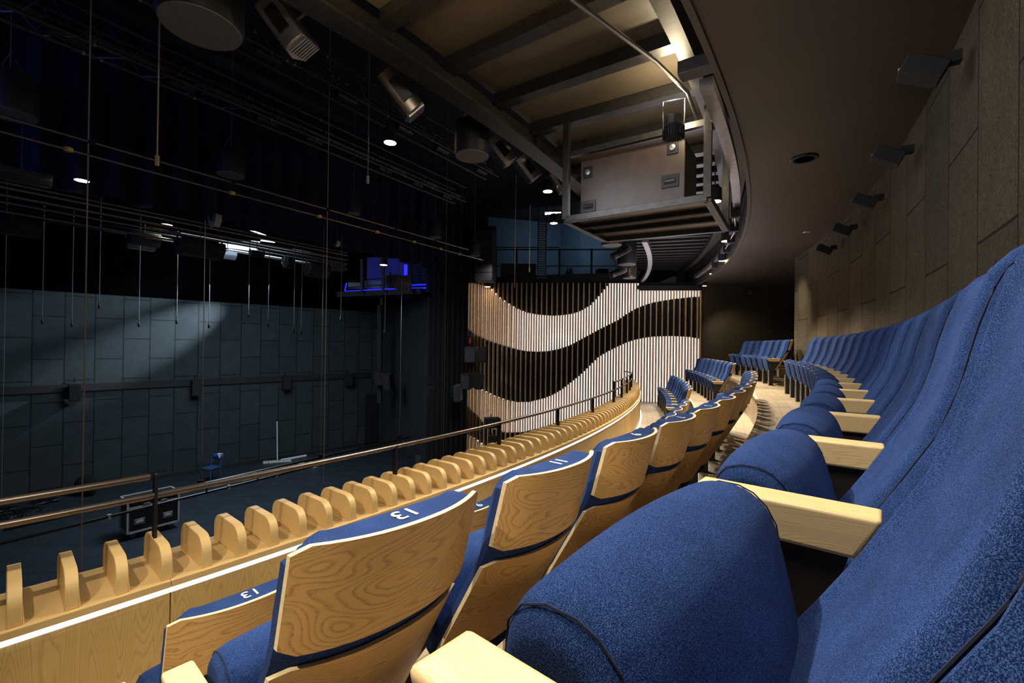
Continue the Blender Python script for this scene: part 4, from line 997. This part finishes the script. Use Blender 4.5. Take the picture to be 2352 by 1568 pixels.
# ------------------------------------------------------------------ lights
def spot(name, loc, target, power, col, size=math.radians(110), blend=.6, r=.05):
    l = bpy.data.lights.new(name, 'SPOT'); l.energy = power; l.color = col; l.spot_size = size; l.spot_blend = blend; l.shadow_soft_size = r
    o = bpy.data.objects.new(name, l); COL.objects.link(o); o.location = loc
    o.rotation_euler = (Vector(target) - Vector(loc)).to_track_quat('-Z', 'Y').to_euler(); return o
def area(name, loc, target, power, col, sx, sy):
    l = bpy.data.lights.new(name, 'AREA'); l.shape = 'RECTANGLE'; l.size = sx; l.size_y = sy; l.energy = power; l.color = col
    o = bpy.data.objects.new(name, l); COL.objects.link(o); o.location = loc
    o.rotation_euler = (Vector(target) - Vector(loc)).to_track_quat('-Z', 'Y').to_euler(); return o
def point(name, loc, power, col, r=.05):
    l = bpy.data.lights.new(name, 'POINT'); l.energy = power; l.color = col; l.shadow_soft_size = r
    o = bpy.data.objects.new(name, l); COL.objects.link(o); o.location = loc; return o
WARM = (1, .86, .64); COOL = (.75, .88, 1)
spot('aisle_lamp', pol(24.75, 2.262, 1.85), pol(26.1, 2.29, -.7), 300, (1, .90, .74), math.radians(62), .5, .04)
spot('ledge_lamp', pol(24.2, 2.33, 1.9), pol(24.0, 2.30, -1.1), 120, (1, .90, .72), math.radians(80), .5, .04)
spot('rear_lamp', pol(25.75, 2.36, 1.75), pol(24.95, 2.27, -1.0), 270, (1, .88, .68), math.radians(46), .4, .03)
for k, (th, R, e) in enumerate([(2.175, 24.9, 190), (2.10, 25.0, 120), (2.03, 25.0, 130), (1.965, 25.0, 420), (1.895, 25.1, 420), (1.825, 25.1, 380), (1.76, 25.0, 320)]):
    spot('gantry_lamp', pol(R, th, 1.85), pol(R + .5, th + .055, -1), e, WARM, math.radians(84), .4, .035)
for th in (2.14, 2.03, 1.92, 1.82, 1.75):
    spot('front_lamp', pol(24.3, th, 2.1), pol(24.0, th + .07, -1), 190, (1, .9, .72), math.radians(76), .5, .05)
area('gantry_bounce', pol(24.7, 1.93, .9), pol(24.7, 1.93, 3), 22, (.9, .86, 1), 1.5, 2.2)
area('gantry_bounce', pol(24.7, 1.82, .9), pol(24.7, 1.82, 3), 22, (.9, .86, 1), 1.5, 2.2)
area('rear_fill', pol(26.2, 2.3, 1.7), pol(25.4, 2.22, -.8), 3, (1, .9, .75), .6, .5)
area('balcony_fill', pol(24.6, 2.10, 1.8), pol(26.4, 2.24, -.2), 9, (.9, .92, 1), 1.2, .5)
point('work_lamp_glow', wl + Vector((0, 0, .30)), 22, (1, .84, .55), .04)
spot('work_lamp_up', wl + Vector((0, 0, .15)), at(1535, 190, 3.9), 40, (1, .84, .55), math.radians(60), .7, .04)
spot('board_glow', pol(24.2, 2.26, 1.9), pol(24.3, 2.25, 3), 80, (1, .75, .4), math.radians(140), 1, .3)
area('rear_fill', pol(26.3, 2.3, 1.6), pol(25.2, 2.2, -.8), 30, (1, .9, .75), 1.0, .8)
area('balcony_fill', pol(24.6, 2.2, 1.8), pol(26.3, 2.15, -.4), 25, (.9, .92, 1), 2.5, .6)
spot('wall_glow', pol(25.7, 1.90, 1.7), pol(26.97, 1.893, .6), 110, (1, .92, .65), math.radians(60), .9, .05)
spot('side_wall_glow', at(1665, 700, 13.0), at(1690, 800, 14.0), 40, (1, .88, .6), math.radians(95), .9, .05)
# stage
area('stage_floor_wash', (-6.5, 11.5, 1.3), (-6.5, 11.6, -4.6), 200, (.75, .86, 1), 2, 2)
area('stage_wash', (-7, 12, 3.0), (-11, 17, -4), 170, (.66, .84, 1), 3, 3)
spot('stage_beam', wallpt(735, 605, 1.5), wallpt(380, 770), 5500, COOL, math.radians(19), .9, .05)
spot('stage_beam', wallpt(735, 590, 1.0), wallpt(250, 690), 4000, COOL, math.radians(14), .9, .05)
spot('cool_lamp', S7 + Vector((0, 0, -.05)), S7 + Vector((0, 1, -3)), 60, COOL, math.radians(150), .6, .05)
area('curtain_blue', (-7.5, 3.6, 2.6), (-6.3, 6.5, 4), 16, (.15, .25, 1), 3, .5)
area('gallery_light', at(1290, 520, 16.5), at(1300, 600, 18.5), 22, (.55, .78, 1), 1.5, .4)
point('gallery_blue', at(880, 640, 17.3), 5, (.05, .05, 1), .1)
for px, e in ((1130, 16), (1330, 16), (1520, 16)):
    spot('slat_wash', at(px, 600, 12.5), at(px, 900, 14.5), e * 2, (.95, .92, 1), math.radians(120), .8, .1)
for S, e in ((S1, 20), (S2, 20), (S4, 20), (S5, 20), (S3, 15)): spot('lamp_beam', S + Vector((0, 0, -.02)), S + Vector((0, 0, -3)), e, WARM, math.radians(150), .8, .05)
w = bpy.data.worlds.new('world'); sc.world = w; w.use_nodes = True
w.node_tree.nodes['Background'].inputs[0].default_value = (.55, .65, .8, 1); w.node_tree.nodes['Background'].inputs[1].default_value = .014

sc.view_settings.view_transform = 'Standard'
sc.view_settings.look = 'None'
sc.view_settings.exposure = 0.22
sc.cycles.max_bounces = 5; sc.cycles.diffuse_bounces = 3; sc.cycles.glossy_bounces = 2; sc.cycles.sample_clamp_indirect = 3
